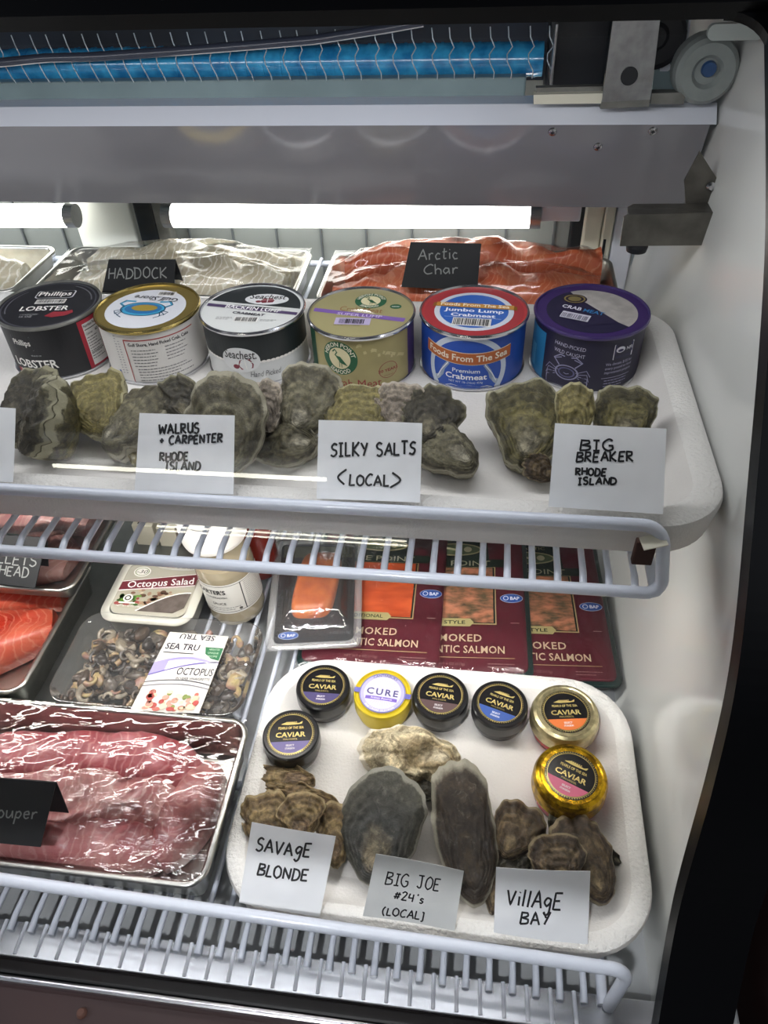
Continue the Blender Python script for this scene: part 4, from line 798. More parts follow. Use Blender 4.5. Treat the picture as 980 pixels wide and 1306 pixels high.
def lo(label, a, b, za, zb, wpx, T, m, seed, N=(0, -.25, 1), **k):
    A = P(a[0], a[1], z=za); B = P(b[0], b[1], z=zb); return oyster(label, A, B, PW(wpx, A, B), T, m, seed, V(N), group=GLW, **k)
lo('flat tan oyster lying crosswise below the lilac-banded jar', (403, 996), (318, 990), -.613, -.613, 36, .016, 'blonde', 31, round_=.2)
lo('round brown oyster behind the left of the SAVAGE BLONDE card', (348, 1090), (334, 1009), -.610, -.600, 66, .018, 'blonde', 32)
lo('small round brown oyster above the middle of the SAVAGE BLONDE card', (386, 1072), (382, 1010), -.598, -.586, 60, .016, 'blonde', 33)
lo('long tan oyster at the back of the SAVAGE BLONDE pile', (436, 1032), (352, 1012), -.614, -.612, 38, .016, 'blonde', 34, round_=.2)
lo('narrow brown oyster at the right edge of the SAVAGE BLONDE card', (430, 1108), (424, 1022), -.612, -.600, 46, .016, 'blonde', 35)
lo('lumpy cream oyster lying crosswise below the yellow tin', (588, 972), (456, 955), -.604, -.602, 74, .040, 'cream', 36, (0, -.35, 1), round_=.1, lumpy=1.2, bend=-.12, lam=.7)
lo('dark oyster in the gap under the lumpy cream oyster', (574, 1012), (522, 992), -.612, -.610, 40, .018, 'dark', 37)
lo('big slate grey oyster left of centre, above the BIG JOE card', (476, 1132), (496, 978), -.612, -.588, 106, .030, 'slate', 38, (-.1, -.5, 1), round_=.35, frill=.003)
lo('big dark brown oyster with pale rim and white beak, right of the BIG JOE card', (608, 1156), (580, 968), -.610, -.585, 86, .030, 'umber', 39, (.1, -.5, 1), m2='cream', round_=.25, frill=.003)
lo('round brown oyster behind the top left of the Village BAY card', (640, 1098), (676, 1026), -.606, -.601, 70, .022, 'brown', 40)
lo('greenish brown oyster right at the left top of the Village BAY card', (638, 1132), (664, 1078), -.612, -.606, 52, .018, 'dark', 41, m2='brown')
lo('round brown oyster above the middle of the Village BAY card', (716, 1132), (706, 1062), -.597, -.586, 72, .018, 'brown', 42)
lo('long brown oyster pointing down right of the Village BAY card', (772, 1154), (722, 1037), -.610, -.600, 74, .024, 'brown', 43, round_=.4)
lo('small dark oyster at the back of the Village BAY pile', (742, 1062), (700, 1040), -.612, -.610, 36, .016, 'dark', 44)
lo('thin dark oyster tip at the right of the Village BAY pile', (793, 1104), (764, 1080), -.616, -.613, 20, .010, 'dark', 45)
lo('brown oyster tucked left of the Village BAY card', (628, 1168), (632, 1088), -.614, -.610, 30, .014, 'brown', 46)
# ------------------------------------------------------------------ hand-written cards
M_CARD = mat('white_card', 'f2f4f7', .6, var=.05, vscale=60, bump=.1, bscale=60)
M_INK = ink('17171b', .5)
M_CHALKB = mat('black_chalk_card', '121316', .6, var=.2, vscale=70); M_CHALK = ink('868886', .8)
def bil(q, u, v): return q[0] * (1 - u) * (1 - v) + q[1] * u * (1 - v) + q[2] * u * v + q[3] * (1 - u) * v
def invb(q2, x, y):
    u = v = .5
    for _ in range(12):
        p = bil(q2, u, v); e = V((x, y)) - p; du = (q2[1] - q2[0]) * (1 - v) + (q2[2] - q2[3]) * v; dv = (q2[3] - q2[0]) * (1 - u) + (q2[2] - q2[1]) * u
        det = du.x * dv.y - du.y * dv.x; u += (e.x * dv.y - e.y * dv.x) / det; v += (du.x * e.y - du.y * e.x) / det
    return u, v
def write_lines(mb, fn, q2, lines, wpx, m, seed):
    for i, (s, x0, y0, x1, y1, hh) in enumerate(lines):
        a = invb(q2, x0, y0); b = invb(q2, x1, y1); ln = math.hypot(x1 - x0, y1 - y0); nx, ny = (y1 - y0) / ln, -(x1 - x0) / ln
        c = invb(q2, x0 + nx * hh + hh * .06, y0 + ny * hh); sx = (q2[1] - q2[0]).length; sy = (q2[3] - q2[0]).length
        # strokes live in (u * sx, v * sy) so that their width stays even
        g = lambda x, y, h: fn(x / sx, y / sy, h)
        handwrite(mb, g, s, a[0] * sx, a[1] * sy, b[0] * sx, b[1] * sy, (c[0] - a[0]) * sx, (c[1] - a[1]) * sy, wpx, m, seed + i)
def card(label, pix, plane, lines, seed, wpx=2.6, bow=.0018, group='hand-written oyster cards', mcard=None):
    """pix: BL, BR, TR, TL; plane: ('y', bottom, top) or ('z', bottom, top)"""
    k, b, tp = plane; q = [P(*pix[0], **{k: b}), P(*pix[1], **{k: b}), P(*pix[2], **{k: tp}), P(*pix[3], **{k: tp})]; q2 = [V(p) for p in pix]
    n = (q[1] - q[0]).cross(q[3] - q[0]).normalized()
    if n.dot(-q[0]) < 0: n = -n
    t = thing('sign_card', label, 'sign', (q[0] + q[1]) / 2, group=group); mb = MB()
    f = lambda u, v, h: bil(q, u, v) + n * (h + bow * math.sin(PI * u) * (1 if seed % 2 else -1) + bow * .5 * v * v)
    mb.slab(lambda u, v, s: f(u, v, .0004 if s else 0), 10, 6, mcard or M_CARD)
    write_lines(mb, lambda u, v, h: f(u, v, .0004 + h), q2, lines, wpx, M_INK, seed * 7)
    mb.build('card', t, world=True); return t
UY = ('y', .397, .437)
card('blank-looking white card cut by the left edge, in front of the oysters', [(-92, 612), (17, 615), (21, 521), (-92, 515)], UY, [], 1)
card('white card hand-lettered WALRUS + CARPENTER RHODE ISLAND', [(172, 626), (298, 631), (300, 530), (179, 527)], UY, [('WALRUS', 203, 554, 254, 552, 13), ('+ CARPENTER', 204, 567, 284, 564, 11), ('RHODE', 204, 588, 240, 587, 11), ('ISLAND', 210, 600, 255, 600, 11)], 2)
card('white card hand-lettered SILKY SALTS LOCAL', [(404, 636), (536, 641), (539, 540), (407, 536)], UY, [('SILKY', 423, 583, 470, 582, 17), ('SALTS', 482, 582, 530, 580, 16), ('<', 431, 616, 441, 616, 14), ('LOCAL', 447, 620, 497, 620, 14), ('>', 499, 620, 510, 620, 15)], 3)
card('white card hand-lettered BIG BREAKER RHODE ISLAND', [(700, 646), (846, 656), (850, 547), (708, 540)], UY, [('BIG', 741, 574, 783, 575, 14), ('BREAKER', 736, 589, 808, 588, 12), ('RHODE', 735, 606, 774, 607, 9), ('ISLAND', 738, 618, 787, 618, 9)], 4)
LZ = ('z', -.601, -.566)
card('white card hand-lettered SAVAGE BLONDE leaning on tan oysters', [(305, 1151), (408, 1169), (429, 1066), (322, 1048)], LZ, [('SAVAgE', 327, 1085, 396, 1093, 17), ('BLONDE', 329, 1116, 393, 1124, 15)], 5)
card('greyish card hand-lettered BIG JOE #24\'s LOCAL', [(463, 1168), (580, 1187), (592, 1110), (480, 1088)], LZ, [('BIG', 492, 1127, 520, 1132, 16), ('JOE', 532, 1133, 560, 1137, 17), ('#24\'s', 502, 1147, 540, 1153, 11), ('(LOCAL]', 488, 1167, 540, 1175, 10)], 6, wpx=2.0, mcard=mat('greyish_card', 'd2d4d3', .6, var=.06, vscale=50))
card('white card hand-lettered Village BAY', [(630, 1189), (750, 1204), (753, 1110), (633, 1105)], LZ, [('VillAgE', 646, 1152, 715, 1159, 20), ('BAY', 664, 1176, 700, 1178, 15)], 7)
def tent(label, pix, plane, back, lines, seed, wpx=1.6):
    k, b, tp = plane; q = [P(*pix[0], **{k: b}), P(*pix[1], **{k: b}), P(*pix[2], **{k: tp}), P(*pix[3], **{k: tp})]; q2 = [V(p) for p in pix]
    n = (q[1] - q[0]).cross(q[3] - q[0]).normalized()
    if n.dot(-q[0]) < 0: n = -n
    t = thing('tent_sign', label, 'sign', (q[0] + q[1]) / 2, group='black chalk tent signs'); mb = MB(); f = lambda u, v, h: bil(q, u, v) + n * h
    mb.slab(lambda u, v, s: f(u, v, .0007 if s else 0), 3, 3, M_CHALKB)
    bk = [q[0] + V(back), q[1] + V(back), q[2], q[3]]; mb.slab(lambda u, v, s: bil(bk, u, v) + V((0, .0007 if s else 0, 0)), 3, 3, M_CHALKB)
    write_lines(mb, lambda u, v, h: f(u, v, .0007 + h), q2, lines, wpx, M_CHALK, seed * 5); mb.build('folded_card', t, world=True); return t
tent('black tent sign chalked HADDOCK on the white fish tray', [(124, 405), (221, 405), (224, 331), (139, 331)], ('y', .715, .728), (.012, .028, 0), [('HADDOCK', 139, 355, 213, 353, 13)], 1)
tent('black tent sign chalked Arctic Char on the orange fish', [(512, 366), (609, 370), (614, 311), (524, 309)], ('y', .722, .737), (0, .03, 0), [('Arctic', 534, 331, 584, 330, 13), ('Char', 541, 349, 584, 349, 12)], 2)
tent('black tent sign chalked ouper on the pink fish fillets', [(-75, 1068), (52, 1080), (72, 998), (-55, 988)], ('z', -.577, -.540), (.008, .030, -.004), [('ouper', -2, 1041, 47, 1045, 15)], 3, 1.8)
tent('black tent sign chalked LLETS HEAD under the shelf rail at the left', [(-60, 738), (45, 750), (60, 686), (-50, 678)], ('z', -.557, -.520), (0, .03, 0), [('LLETS', -2, 718, 46, 723, 15), ('HEAD', 0, 732, 36, 737, 12)], 4)
# ------------------------------------------------------------------ fish on metal trays
def fish_mat(name, c1, c2, cl, k=110.0, amt=.4, sheen=.25):
    """muscle blocks: pale chevron seams that follow the stored lengthwise distance"""
    m, nt, b = newmat(name); L = nt.links.new; N = nt.nodes.new; b.inputs['Roughness'].default_value = .38; b.inputs['Coat Weight'].default_value = sheen
    b.inputs['Subsurface Weight'].default_value = .12; b.inputs['Subsurface Radius'].default_value = (.004, .002, .0015)
    tc = N('ShaderNodeTexCoord'); n1 = N('ShaderNodeTexNoise'); n1.inputs['Scale'].default_value = 26; n1.inputs['Detail'].default_value = 5; L(tc.outputs['Object'], n1.inputs['Vector'])
    r = N('ShaderNodeValToRGB'); L(n1.outputs[0], r.inputs[0]); r.color_ramp.elements[0].position = .35; r.color_ramp.elements[1].position = .66; r.color_ramp.elements[0].color = rgba(hexc(c1)); r.color_ramp.elements[1].color = rgba(hexc(c2))
    at = N('ShaderNodeAttribute'); at.attribute_name = 'rho'; a = N('ShaderNodeMath'); a.operation = 'MULTIPLY_ADD'; L(n1.outputs[0], a.inputs[0]); a.inputs[1].default_value = .05; L(at.outputs['Fac'], a.inputs[2])
    q = N('ShaderNodeMath'); q.operation = 'MULTIPLY'; L(a.outputs[0], q.inputs[0]); q.inputs[1].default_value = k * 2 * PI; s = N('ShaderNodeMath'); s.operation = 'SINE'; L(q.outputs[0], s.inputs[0])
    rr = N('ShaderNodeValToRGB'); L(s.outputs[0], rr.inputs[0]); rr.color_ramp.elements[0].position = .55; rr.color_ramp.elements[1].position = 1.0; rr.color_ramp.elements[0].color = (0, 0, 0, 1); rr.color_ramp.elements[1].color = (amt, amt, amt, 1)
    mx = N('ShaderNodeMix'); mx.data_type = 'RGBA'; L(rr.outputs[0], mx.inputs[0]); L(r.outputs[0], mx.inputs[6]); mx.inputs[7].default_value = rgba(hexc(cl)); L(mx.outputs[2], b.inputs['Base Color'])
    n2 = N('ShaderNodeTexNoise'); n2.inputs['Scale'].default_value = 130; n2.inputs['Detail'].default_value = 4; L(tc.outputs['Object'], n2.inputs['Vector']); bp = N('ShaderNodeBump'); bp.inputs['Strength'].default_value = .4; bp.inputs['Distance'].default_value = .0015; L(n2.outputs[0], bp.inputs['Height']); L(bp.outputs[0], b.inputs['Normal'])
    return m
FM = {'red': fish_mat('red_fillet', 'ad5058', 'cf8488', 'e4b6b0'), 'pink': fish_mat('pink_fillet', 'c08080', 'dcb0aa', 'efd6ce'), 'rose': fish_mat('rose_fillet', 'b4696c', 'd69e9a', 'e6c2ba', 110, .3),
      'white': fish_mat('white_fillet', 'b5aa8e', 'd3cab2', 'f2efe6', 120, .75), 'orange': fish_mat('orange_fillet', 'c25a36', 'd98058', 'eeb592', 130, .35), 'snapper': fish_mat('snapper_fillet', 'b8331f', 'd86a50', 'e6a78f'), 'mauve': fish_mat('mauve_meat', '7c4a48', 'a77d76', 'c2a79c')}
FIELD = []
def fillet(label, pts, zb, m, group, seed=1, cat='fish fillet', name='fish_fillet'):
    """pts: (x, y, half width, height) along the fillet; flat below, rounded above"""
    R = random.Random(seed); sp = []
    for i in range(len(pts) - 1):
        p0, p1, p2, p3 = pts[max(i-1, 0)], pts[i], pts[i+1], pts[min(i+2, len(pts)-1)]
        for q in range(8):
            t = q / 8; sp.append([.5 * (2*b + (c-a)*t + (2*a-5*b+4*c-d)*t*t + (3*b-a-3*c+d)*t**3) for a, b, c, d in zip(p0, p1, p2, p3)])
    sp.append(list(pts[-1])); mb = MB(); rings = []; rho = {}; n = 22; dist = 0; so = V((seed * 2.7, seed, 0))
    for i, (x, y, wv, h) in enumerate(sp):
        a, b = sp[max(i-1, 0)], sp[min(i+1, len(sp)-1)]; t = V((b[0]-a[0], b[1]-a[1], 0)).normalized(); nn = V((-t.y, t.x, 0))
        if i: dist += math.hypot(x - sp[i-1][0], y - sp[i-1][1])
        ring = []
        for j in range(n):
            th = 2 * PI * j / n; c, s_ = math.cos(th), math.sin(th); zz = h * max(s_, 0) ** .55 if s_ > 0 else h * .06 * s_
            p = V((x, y, zb)) + nn * (wv * math.copysign(abs(c) ** .75, c)); e = noise.noise(p * 34 + so) * .30 + noise.noise(p * 90 + so) * .12
            ring.append(p + V((0, 0, max(0, zz * (1 + e) - h * .12 * math.exp(-(c / .12) ** 2))))); rho[len(rings) * n + j] = dist + .45 * abs(c) * wv
        rings.append(ring); FIELD.append((x, y, wv, h + zb, zb))
    c0 = V((sp[0][0], sp[0][1], zb + sp[0][3] * .3)); mb.loops(rings, m); mb.rho = rho
    nb = len(mb.v); mb.add([c0] + rings[0], [(0, 1 + j, 1 + (j + 1) % n) for j in range(n)], m); c1 = V((sp[-1][0], sp[-1][1], zb + sp[-1][3] * .3)); mb.add([c1] + rings[-1], [(0, 1 + j, 1 + (j + 1) % n) for j in range(n)], m)
    t = V((sp[len(sp)//2][0], sp[len(sp)//2][1], zb)); mb.v = [v - t for v in mb.v]; o = mb.build(name); o.location = t; return tag(o, label, cat, group)
def pan(label, x0, x1, y0, y1, zf, zr, r=.018, tilt=0.0):
    cx, cy, hx, hy = (x0 + x1) / 2, (y0 + y1) / 2, (x1 - x0) / 2, (y1 - y0) / 2; t = thing('metal_tray', label, 'tray', Matrix.Translation(V((cx, cy, zf))) @ Matrix.Rotation(tilt, 4, 'X')); H = zr - zf
    R = lambda d, z: [V((p[0], p[1], z)) for p in rrect(hx - d, hy - d, max(r - d, .004), 8)]
    mb = MB(); mb.loops([R(.014, .0), R(.011, .0015), R(.0065, H - .002), R(.0058, H - .0004)], M_ALU, True); mb.loops([R(.0135, .0012), R(.0105, .0025), R(.0058, H - .001)], M_ALU, True); mb.build('tray_body', t)
    mb = MB(); rr = .0029; mb.loops([R(.0032 + rr * math.cos(a), H + rr * .8 * math.sin(a)) for a in [2 * PI * k / 10 for k in range(11)]], M_ALU); mb.build('rolled_rim', t); return t
def wrap(label, x0, x1, y0, y1, zr, m, clear=.004, seed=1, tilt=None, lo_drop=.004):
    pts = list(FIELD); so = V((seed * 5.1, 0, 0)); nu, nv = 90, 60; H = {}
    for j in range(nv + 1):
        for i in range(nu + 1):
            x = x0 + (x1 - x0) * i / nu; y = y0 + (y1 - y0) * j / nv; z = zr - lo_drop
            for (fx, fy, fw, fz, fb) in pts:
                d2 = ((x - fx) ** 2 + (y - fy) ** 2) / ((fw * 1.15 + .004) ** 2)
                if d2 < 1: z = max(z, fb + (fz - fb) * (1 - d2 ** 2) ** .5 + .002)
            H[i, j] = z
    for it in range(5):
        G = {}
        for j in range(nv + 1):
            for i in range(nu + 1):
                s = [H[min(max(i + a, 0), nu), min(max(j + b, 0), nv)] for a, b in ((0, 0), (1, 0), (-1, 0), (0, 1), (0, -1))]; G[i, j] = max(sum(s) / 5, H[i, j]) if it < 1 else sum(s) / 5
        H = G
    mb = MB()
    def f(u, v):
        x = x0 + (x1 - x0) * u; y = y0 + (y1 - y0) * v; e = min(u, 1 - u, v * .7, (1 - v) * .7) * 9; e = min(1, max(0, e)); z = zr + .003 + (H[round(u * nu), round(v * nv)] + clear - zr - .003) * e
        p = V((x, y, 0)); q = V((x * .55 - y * .8, x * .8 + y * .55, 0)); wv = noise.noise(V((q.x * 120, q.y * 18, 1)) + so) * .0012 + noise.noise(V((q.x * 45, q.y * 30, 4)) + so) * .0016 + abs(noise.noise(V((x * 70, y * 150, 2)) + so)) * .0012
        return V((x, y, z + wv * e))
    mb.grid(f, nu, nv, m); FIELD.clear(); c = V(((x0 + x1) / 2, (y0 + y1) / 2, zr)); mb.v = [v - c for v in mb.v]; o = mb.build('cling_film'); o.location = c; return tag(o, label, 'plastic film')
# big front tray with pink fillets
gx0, gx1, gy0, gy1 = -.50, -.184, .204, .352; GZ = -.607
pan('aluminium tray of pink fillets at the front left of the lower shelf', gx0, gx1, gy0, gy1, -.6335, -.590)
gp = lambda px, py, wv, h, z=-.588: (P(px, py, z=z).x, P(px, py, z=z).y, wv, h)
GF = 'pink fish fillets in the front tray'; zb = -.630
fillet('dark rose fillet along the back of the front tray', [(-.47, .290, .024, .030), (-.38, .306, .026, .036), (-.30, .312, .027, .040), (-.25, .310, .024, .038), (-.222, .302, .012, .026)], zb, FM['red'], GF, 2)
fillet('pale pink fillet across the middle of the front tray', [(-.47, .262, .026, .030), (-.38, .268, .030, .037), (-.31, .270, .030, .040), (-.255, .276, .024, .038), (-.232, .280, .014, .03)], zb, FM['pink'], GF, 3)
fillet('blunt pink fillet end at the right side of the front tray', [(-.216, .318, .010, .024), (-.219, .296, .018, .036), (-.224, .268, .021, .040), (-.232, .244, .016, .034), (-.238, .232, .008, .024)], zb, FM['rose'], GF, 4)
fillet('rolled rose fillet along the front edge of the front tray', [(-.47, .242, .020, .030), (-.38, .242, .023, .034), (-.31, .241, .022, .037), (-.255, .239, .018, .036), (-.236, .238, .009, .026)], zb, FM['rose'], GF, 5)
wrap('wrinkled cling film over the pink fillets of the front tray', gx0 + .004, gx1 - .004, gy0 + .004, gy1 - .003, -.588, M_WRAP, .003, 1)
# tray at the left under the shelf, on top of a tray of red fillets
FIELD.clear(); sa = P(92, 765, z=-.592); sb = P(6, 885, z=-.592)
pan('aluminium tray of red fillets at the left edge, half under another tray', -.70, sa.x + .002, .356, sa.y + .06, -.633, -.592)
fillet('red fillet showing between the two left trays', [(-.66, .42, .03, .03), (-.56, .42, .045, .036), (-.50, .43, .042, .036), (sa.x - .02, .46, .02, .022)], -.629, FM['snapper'], None, 6)
fillet('red fillet at the back of the left lower tray', [(-.66, .50, .02, .026), (-.55, .50, .03, .030), (sa.x - .03, .51, .022, .022)], -.629, FM['snapper'], None, 7)
wrap('cling film over the red fillets of the left lower tray', -.66, sa.x, .362, sa.y + .055, -.590, M_WRAP, .003, 2)
ha = P(72, 748, z=-.566); hb = P(128, 690, z=-.566); FIELD.clear()
pan('aluminium tray of mauve meat under the shelf rail at the left edge', -.72, hb.x + .001, ha.y - .008, ha.y + .16, -.588, -.566, tilt=.0)
fillet('mauve meat piece on the left upper tray beside the tent sign', [(hb.x - .10, ha.y + .05, .03, .018), (hb.x - .06, ha.y + .05, .038, .022), (hb.x - .025, ha.y + .045, .02, .014)], -.585, FM['mauve'], 'mauve pieces on the left tray', 8)
fillet('mauve meat piece at the back of the left upper tray', [(hb.x - .2, ha.y + .11, .02, .02), (hb.x - .10, ha.y + .115, .026, .026), (hb.x - .03, ha.y + .11, .018, .016)], -.585, FM['pink'], 'mauve pieces on the left tray', 9)
fillet('mauve meat piece behind the tent sign on the left upper tray', [(hb.x - .30, ha.y + .05, .03, .02), (hb.x - .2, ha.y + .06, .034, .024), (hb.x - .14, ha.y + .05, .02, .016)], -.585, FM['mauve'], 'mauve pieces on the left tray', 10)
wrap('cling film over the mauve meat of the left upper tray', -.68, hb.x - .002, ha.y - .004, ha.y + .155, -.564, M_WRAP, .003, 3)
# upper back trays
FIELD.clear(); hx0, hx1 = -.495, -.197
pan('aluminium tray of white fish fillets behind the left cans', hx0, hx1, .712, .835, -.399, -.366)
HG = 'white fish fillets behind the cans'
fillet('white fillet along the back of the white fish tray', [(hx0 + .03, .812, .012, .03), (hx0 + .10, .81, .022, .042), (hx0 + .18, .808, .022, .046), (hx1 - .02, .80, .012, .034)], -.395, FM['white'], HG, 12)
fillet('white fillet with feathered flakes at the front of the white fish tray', [(hx0 + .03, .755, .016, .03), (hx0 + .10, .758, .030, .042), (hx0 + .19, .762, .032, .046), (hx1 - .022, .765, .016, .032)], -.395, FM['white'], HG, 13)
wrap('clear film stretched over the white fish tray', hx0 + .003, hx1 - .003, .715, .832, -.364, film('taut_film', gloss=.12, rough=.12, bump=.3, bscale=14, base=.02, milky=.03), .003, 4)
FIELD.clear(); pan('aluminium tray of white fish at the far left edge of the upper shelf', -.80, -.512, .712, .835, -.399, -.366)
fillet('white fillet in the tray at the far left edge of the upper shelf', [(-.77, .775, .02, .03), (-.66, .77, .036, .042), (-.58, .772, .034, .042), (-.53, .775, .016, .03)], -.395, FM['white'], None, 18)
FIELD.clear(); cx0, cx1 = -.176, .140
pan('aluminium tray of orange fish behind the right cans', cx0, cx1, .712, .835, -.399, -.368)
CG = 'orange fish fillets behind the cans'
fillet('long orange fillet along the back of the orange fish tray', [(cx0 + .02, .800, .012, .036), (cx0 + .10, .806, .020, .050), (cx0 + .20, .808, .020, .050), (cx1 - .05, .808, .014, .044), (cx1 - .015, .812, .012, .050)], -.395, FM['orange'], CG, 14)
fillet('orange fillet at the front of the orange fish tray', [(cx0 + .015, .750, .014, .028), (cx0 + .08, .755, .030, .042), (cx0 + .18, .758, .032, .044), (cx1 - .06, .760, .026, .040), (cx1 - .02, .765, .014, .030)], -.395, FM['orange'], CG, 15)
wrap('clear film over the orange fish tray', cx0 + .003, cx1 - .003, .715, .832, -.366, MATS.get('taut') or film('loose_film', gloss=.14, rough=.1, bump=.4, bscale=18, base=.02, milky=.0), .003, 5)
# ------------------------------------------------------------------ octopus tubs
def quad_map(c, lift=0.0):
    """c: BL, BR, TR, TL points; returns fn(u, v, h)"""
    n = (c[1] - c[0]).cross(c[3] - c[0]).normalized()
    return lambda u, v, h: bil(c, u, v) + n * (h + lift)
def rect_quad(p, z): a = [P(*q, z=z) for q in p]; return a
def chunks(name, label, cat, x0, x1, y0, y1, z0, z1, seed, count, mats, group=None):
    R = random.Random(seed); mb = MB()
    for i in range(count):
        c = V((R.uniform(x0, x1), R.uniform(y0, y1), R.uniform(z0, z1))); s = R.uniform(.004, .009); m = R.choice(mats); k = R.random()
        if k < .5:
            a0 = R.uniform(0, 6); r = s * .9; tl = R.uniform(-.5, .5); pth = [c + V((math.cos(a0 + t * .45) * r * (1 - t * .04), math.sin(a0 + t * .45) * r * (1 - t * .04), math.sin(a0 + t * .45) * r * tl)) for t in range(9)]
            mb.tube(pth, [s * .42 * (1 - .07 * t) for t in range(9)], m, 8)
        else:
            q = Matrix.Rotation(R.uniform(0, 6), 3, 'Z') @ Matrix.Rotation(R.uniform(-.7, .7), 3, 'X'); so = V((i * 1.7, 0, 0)); rings = []
            for a in range(1, 7):
                th = PI * a / 7; rings.append([c + q @ (V((s * 1.2 * math.sin(th) * math.cos(b * PI / 5), s * .8 * math.sin(th) * math.sin(b * PI / 5), s * .6 * math.cos(th))) * (1 + .35 * noise.noise(V((a, b, i)) * .9 + so))) for b in range(10)])
            mb.loops(rings, m, True, True)
    c = V(((x0 + x1) / 2, (y0 + y1) / 2, z0)); mb.v = [v - c for v in mb.v]; o = mb.build(name); o.location = c; tag(o, label, cat, group, 'stuff'); return o
OCT = [mat('octopus_grey', '6b6258', .35, var=.5, vscale=160, coat=.3), mat('octopus_dark', '3c3530', .35, var=.4, vscale=160, coat=.3), mat('octopus_pale', 'a89c88', .35, var=.4, vscale=120, coat=.3), mat('octopus_brown', '564536', .35, var=.5, vscale=160, coat=.3), mat('octopus_pink', '9c7468', .35, col2='b3a06c', vscale=90, coat=.3)]
# front tub with a paper sleeve
tx0, tx1, ty0, ty1, tz0, tz1 = -.392, -.200, .358, .468, -.6335, -.598
tub = thing('octopus_tub', 'clear tub of herbed octopus with a white and lilac paper sleeve', 'tub', ((tx0 + tx1) / 2, (ty0 + ty1) / 2, tz0))
hx, hy = (tx1 - tx0) / 2, (ty1 - ty0) / 2; RR = lambda d, z, r=.022: [V((p[0], p[1], z)) for p in rrect(hx - d, hy - d, max(.004, r - d), 8)]
mb = MB(); HT = tz1 - tz0; mb.loops([RR(.012, .0004), RR(.008, .004), RR(.004, HT - .003), RR(0, HT - .002), RR(0, HT - .0004)], M_CLEAR, True); mb.build('tub_body', tub)
mb = MB(); mb.loops([RR(0, HT), RR(.004, HT + .001), RR(.0055, HT - .001), RR(.010, HT - .0005)], M_CLEAR, False, True); mb.build('lid', tub)
chunks('octopus_pieces', 'grey octopus pieces with herbs inside the sleeved clear tub', 'octopus', tx0 + .015, tx1 - .014, ty0 + .014, ty1 - .014, tz0 + .011, tz1 - .010, 5, 430, OCT)
sq = rect_quad([(165, 908), (254, 910), (292, 812), (217, 806)], tz1 + .0025)
fq = quad_map(sq); SW, SH = (sq[1] - sq[0]).length, (sq[3] - sq[0]).length; mb = MB()
mb.slab(lambda u, v, s: fq(u, v, .0004 if s else 0), 4, 4, mat('sleeve_paper', 'c6c4be', .45))
A = Art(mb, lambda x, y, h: fq(x / SW, y / SH, .0004 + h)); lil = ink('9d95c4'); dk = ink('35333f'); xs = [i / 14 for i in range(15)]
A.text('SEA TRU', SW * .50, SH * .985, dk, width=SW * .58, size=.0092, k=2, bold=.01, rot=PI); A.text('SEA TRU', SW * .33, SH * .775, dk, width=SW * .55, size=.0105, k=2, bold=.012); A.rect(SW * .06, SH * .725, SW * .55, SH * .735, dk, 2)
gq = [(.70, .83), (.99, .83), (.99, .66), (.86, .68), (.74, .74)]; A.poly([(x * SW, y * SH) for x, y in gq], ink('2f6b47'), 2)
for q, tx in enumerate(('HEREAFTER', 'UNIQUE', 'RECIPE')): A.text(tx, SW * .86, SH * (.79 - .045 * q), ink('bcd0b8'), width=SW * .17, size=.0032, k=3)
A.band([(x * SW, SH * (.43 + .20 * math.sin(x * 1.5))) for x in xs], [(x * SW, SH * (.60 + .09 * math.sin(x * 3.0))) for x in xs], lil, 1); A.band([(x * SW, SH * (.43 + .20 * math.sin(x * 1.5))) for x in xs], [(x * SW, SH * (.445 + .20 * math.sin(x * 1.5))) for x in xs], ink('6e63a6'), 2)
A.band([(x * SW, SH * (.44 + .21 * math.sin(x * 1.5))) for x in xs[3:]], [(x * SW, SH * (.565 + .09 * math.sin(x * 3.0))) for x in xs[3:]], ink('d9d5e6'), 2)
A.text('OCTOPUS', SW * .70, SH * .455, dk, width=SW * .56, size=.0125, k=3, bold=.004); A.text('IN HERB VINAIGRETTE', SW * .71, SH * .395, dk, width=SW * .52, size=.0042, k=3)
for c0, mm in ((.345, '55535c'), (.295, '77757e')): A.band([(x * SW, SH * (c0 + .06 * math.sin(x * 2.2) - .06 * x * x)) for x in xs], [(x * SW, SH * (c0 + .012 + .06 * math.sin(x * 2.2) - .06 * x * x)) for x in xs], ink(mm), 2)
R0 = random.Random(9)
for q in range(46):
    x, y = R0.uniform(.12, .96), R0.uniform(.03, .24); x = min(max(x, .2), .9); A.ell(x * SW, y * SH, R0.uniform(.002, .0045), R0.uniform(.0018, .0035), ink(R0.choice(['c98f7e', 'd9b79a', 'a8453f', 'b8665a', 'e0c9a8', '7d8a4a'])), 2 + q % 5, n=9, rings=1)
mb.build('paper_sleeve', tub, world=True)
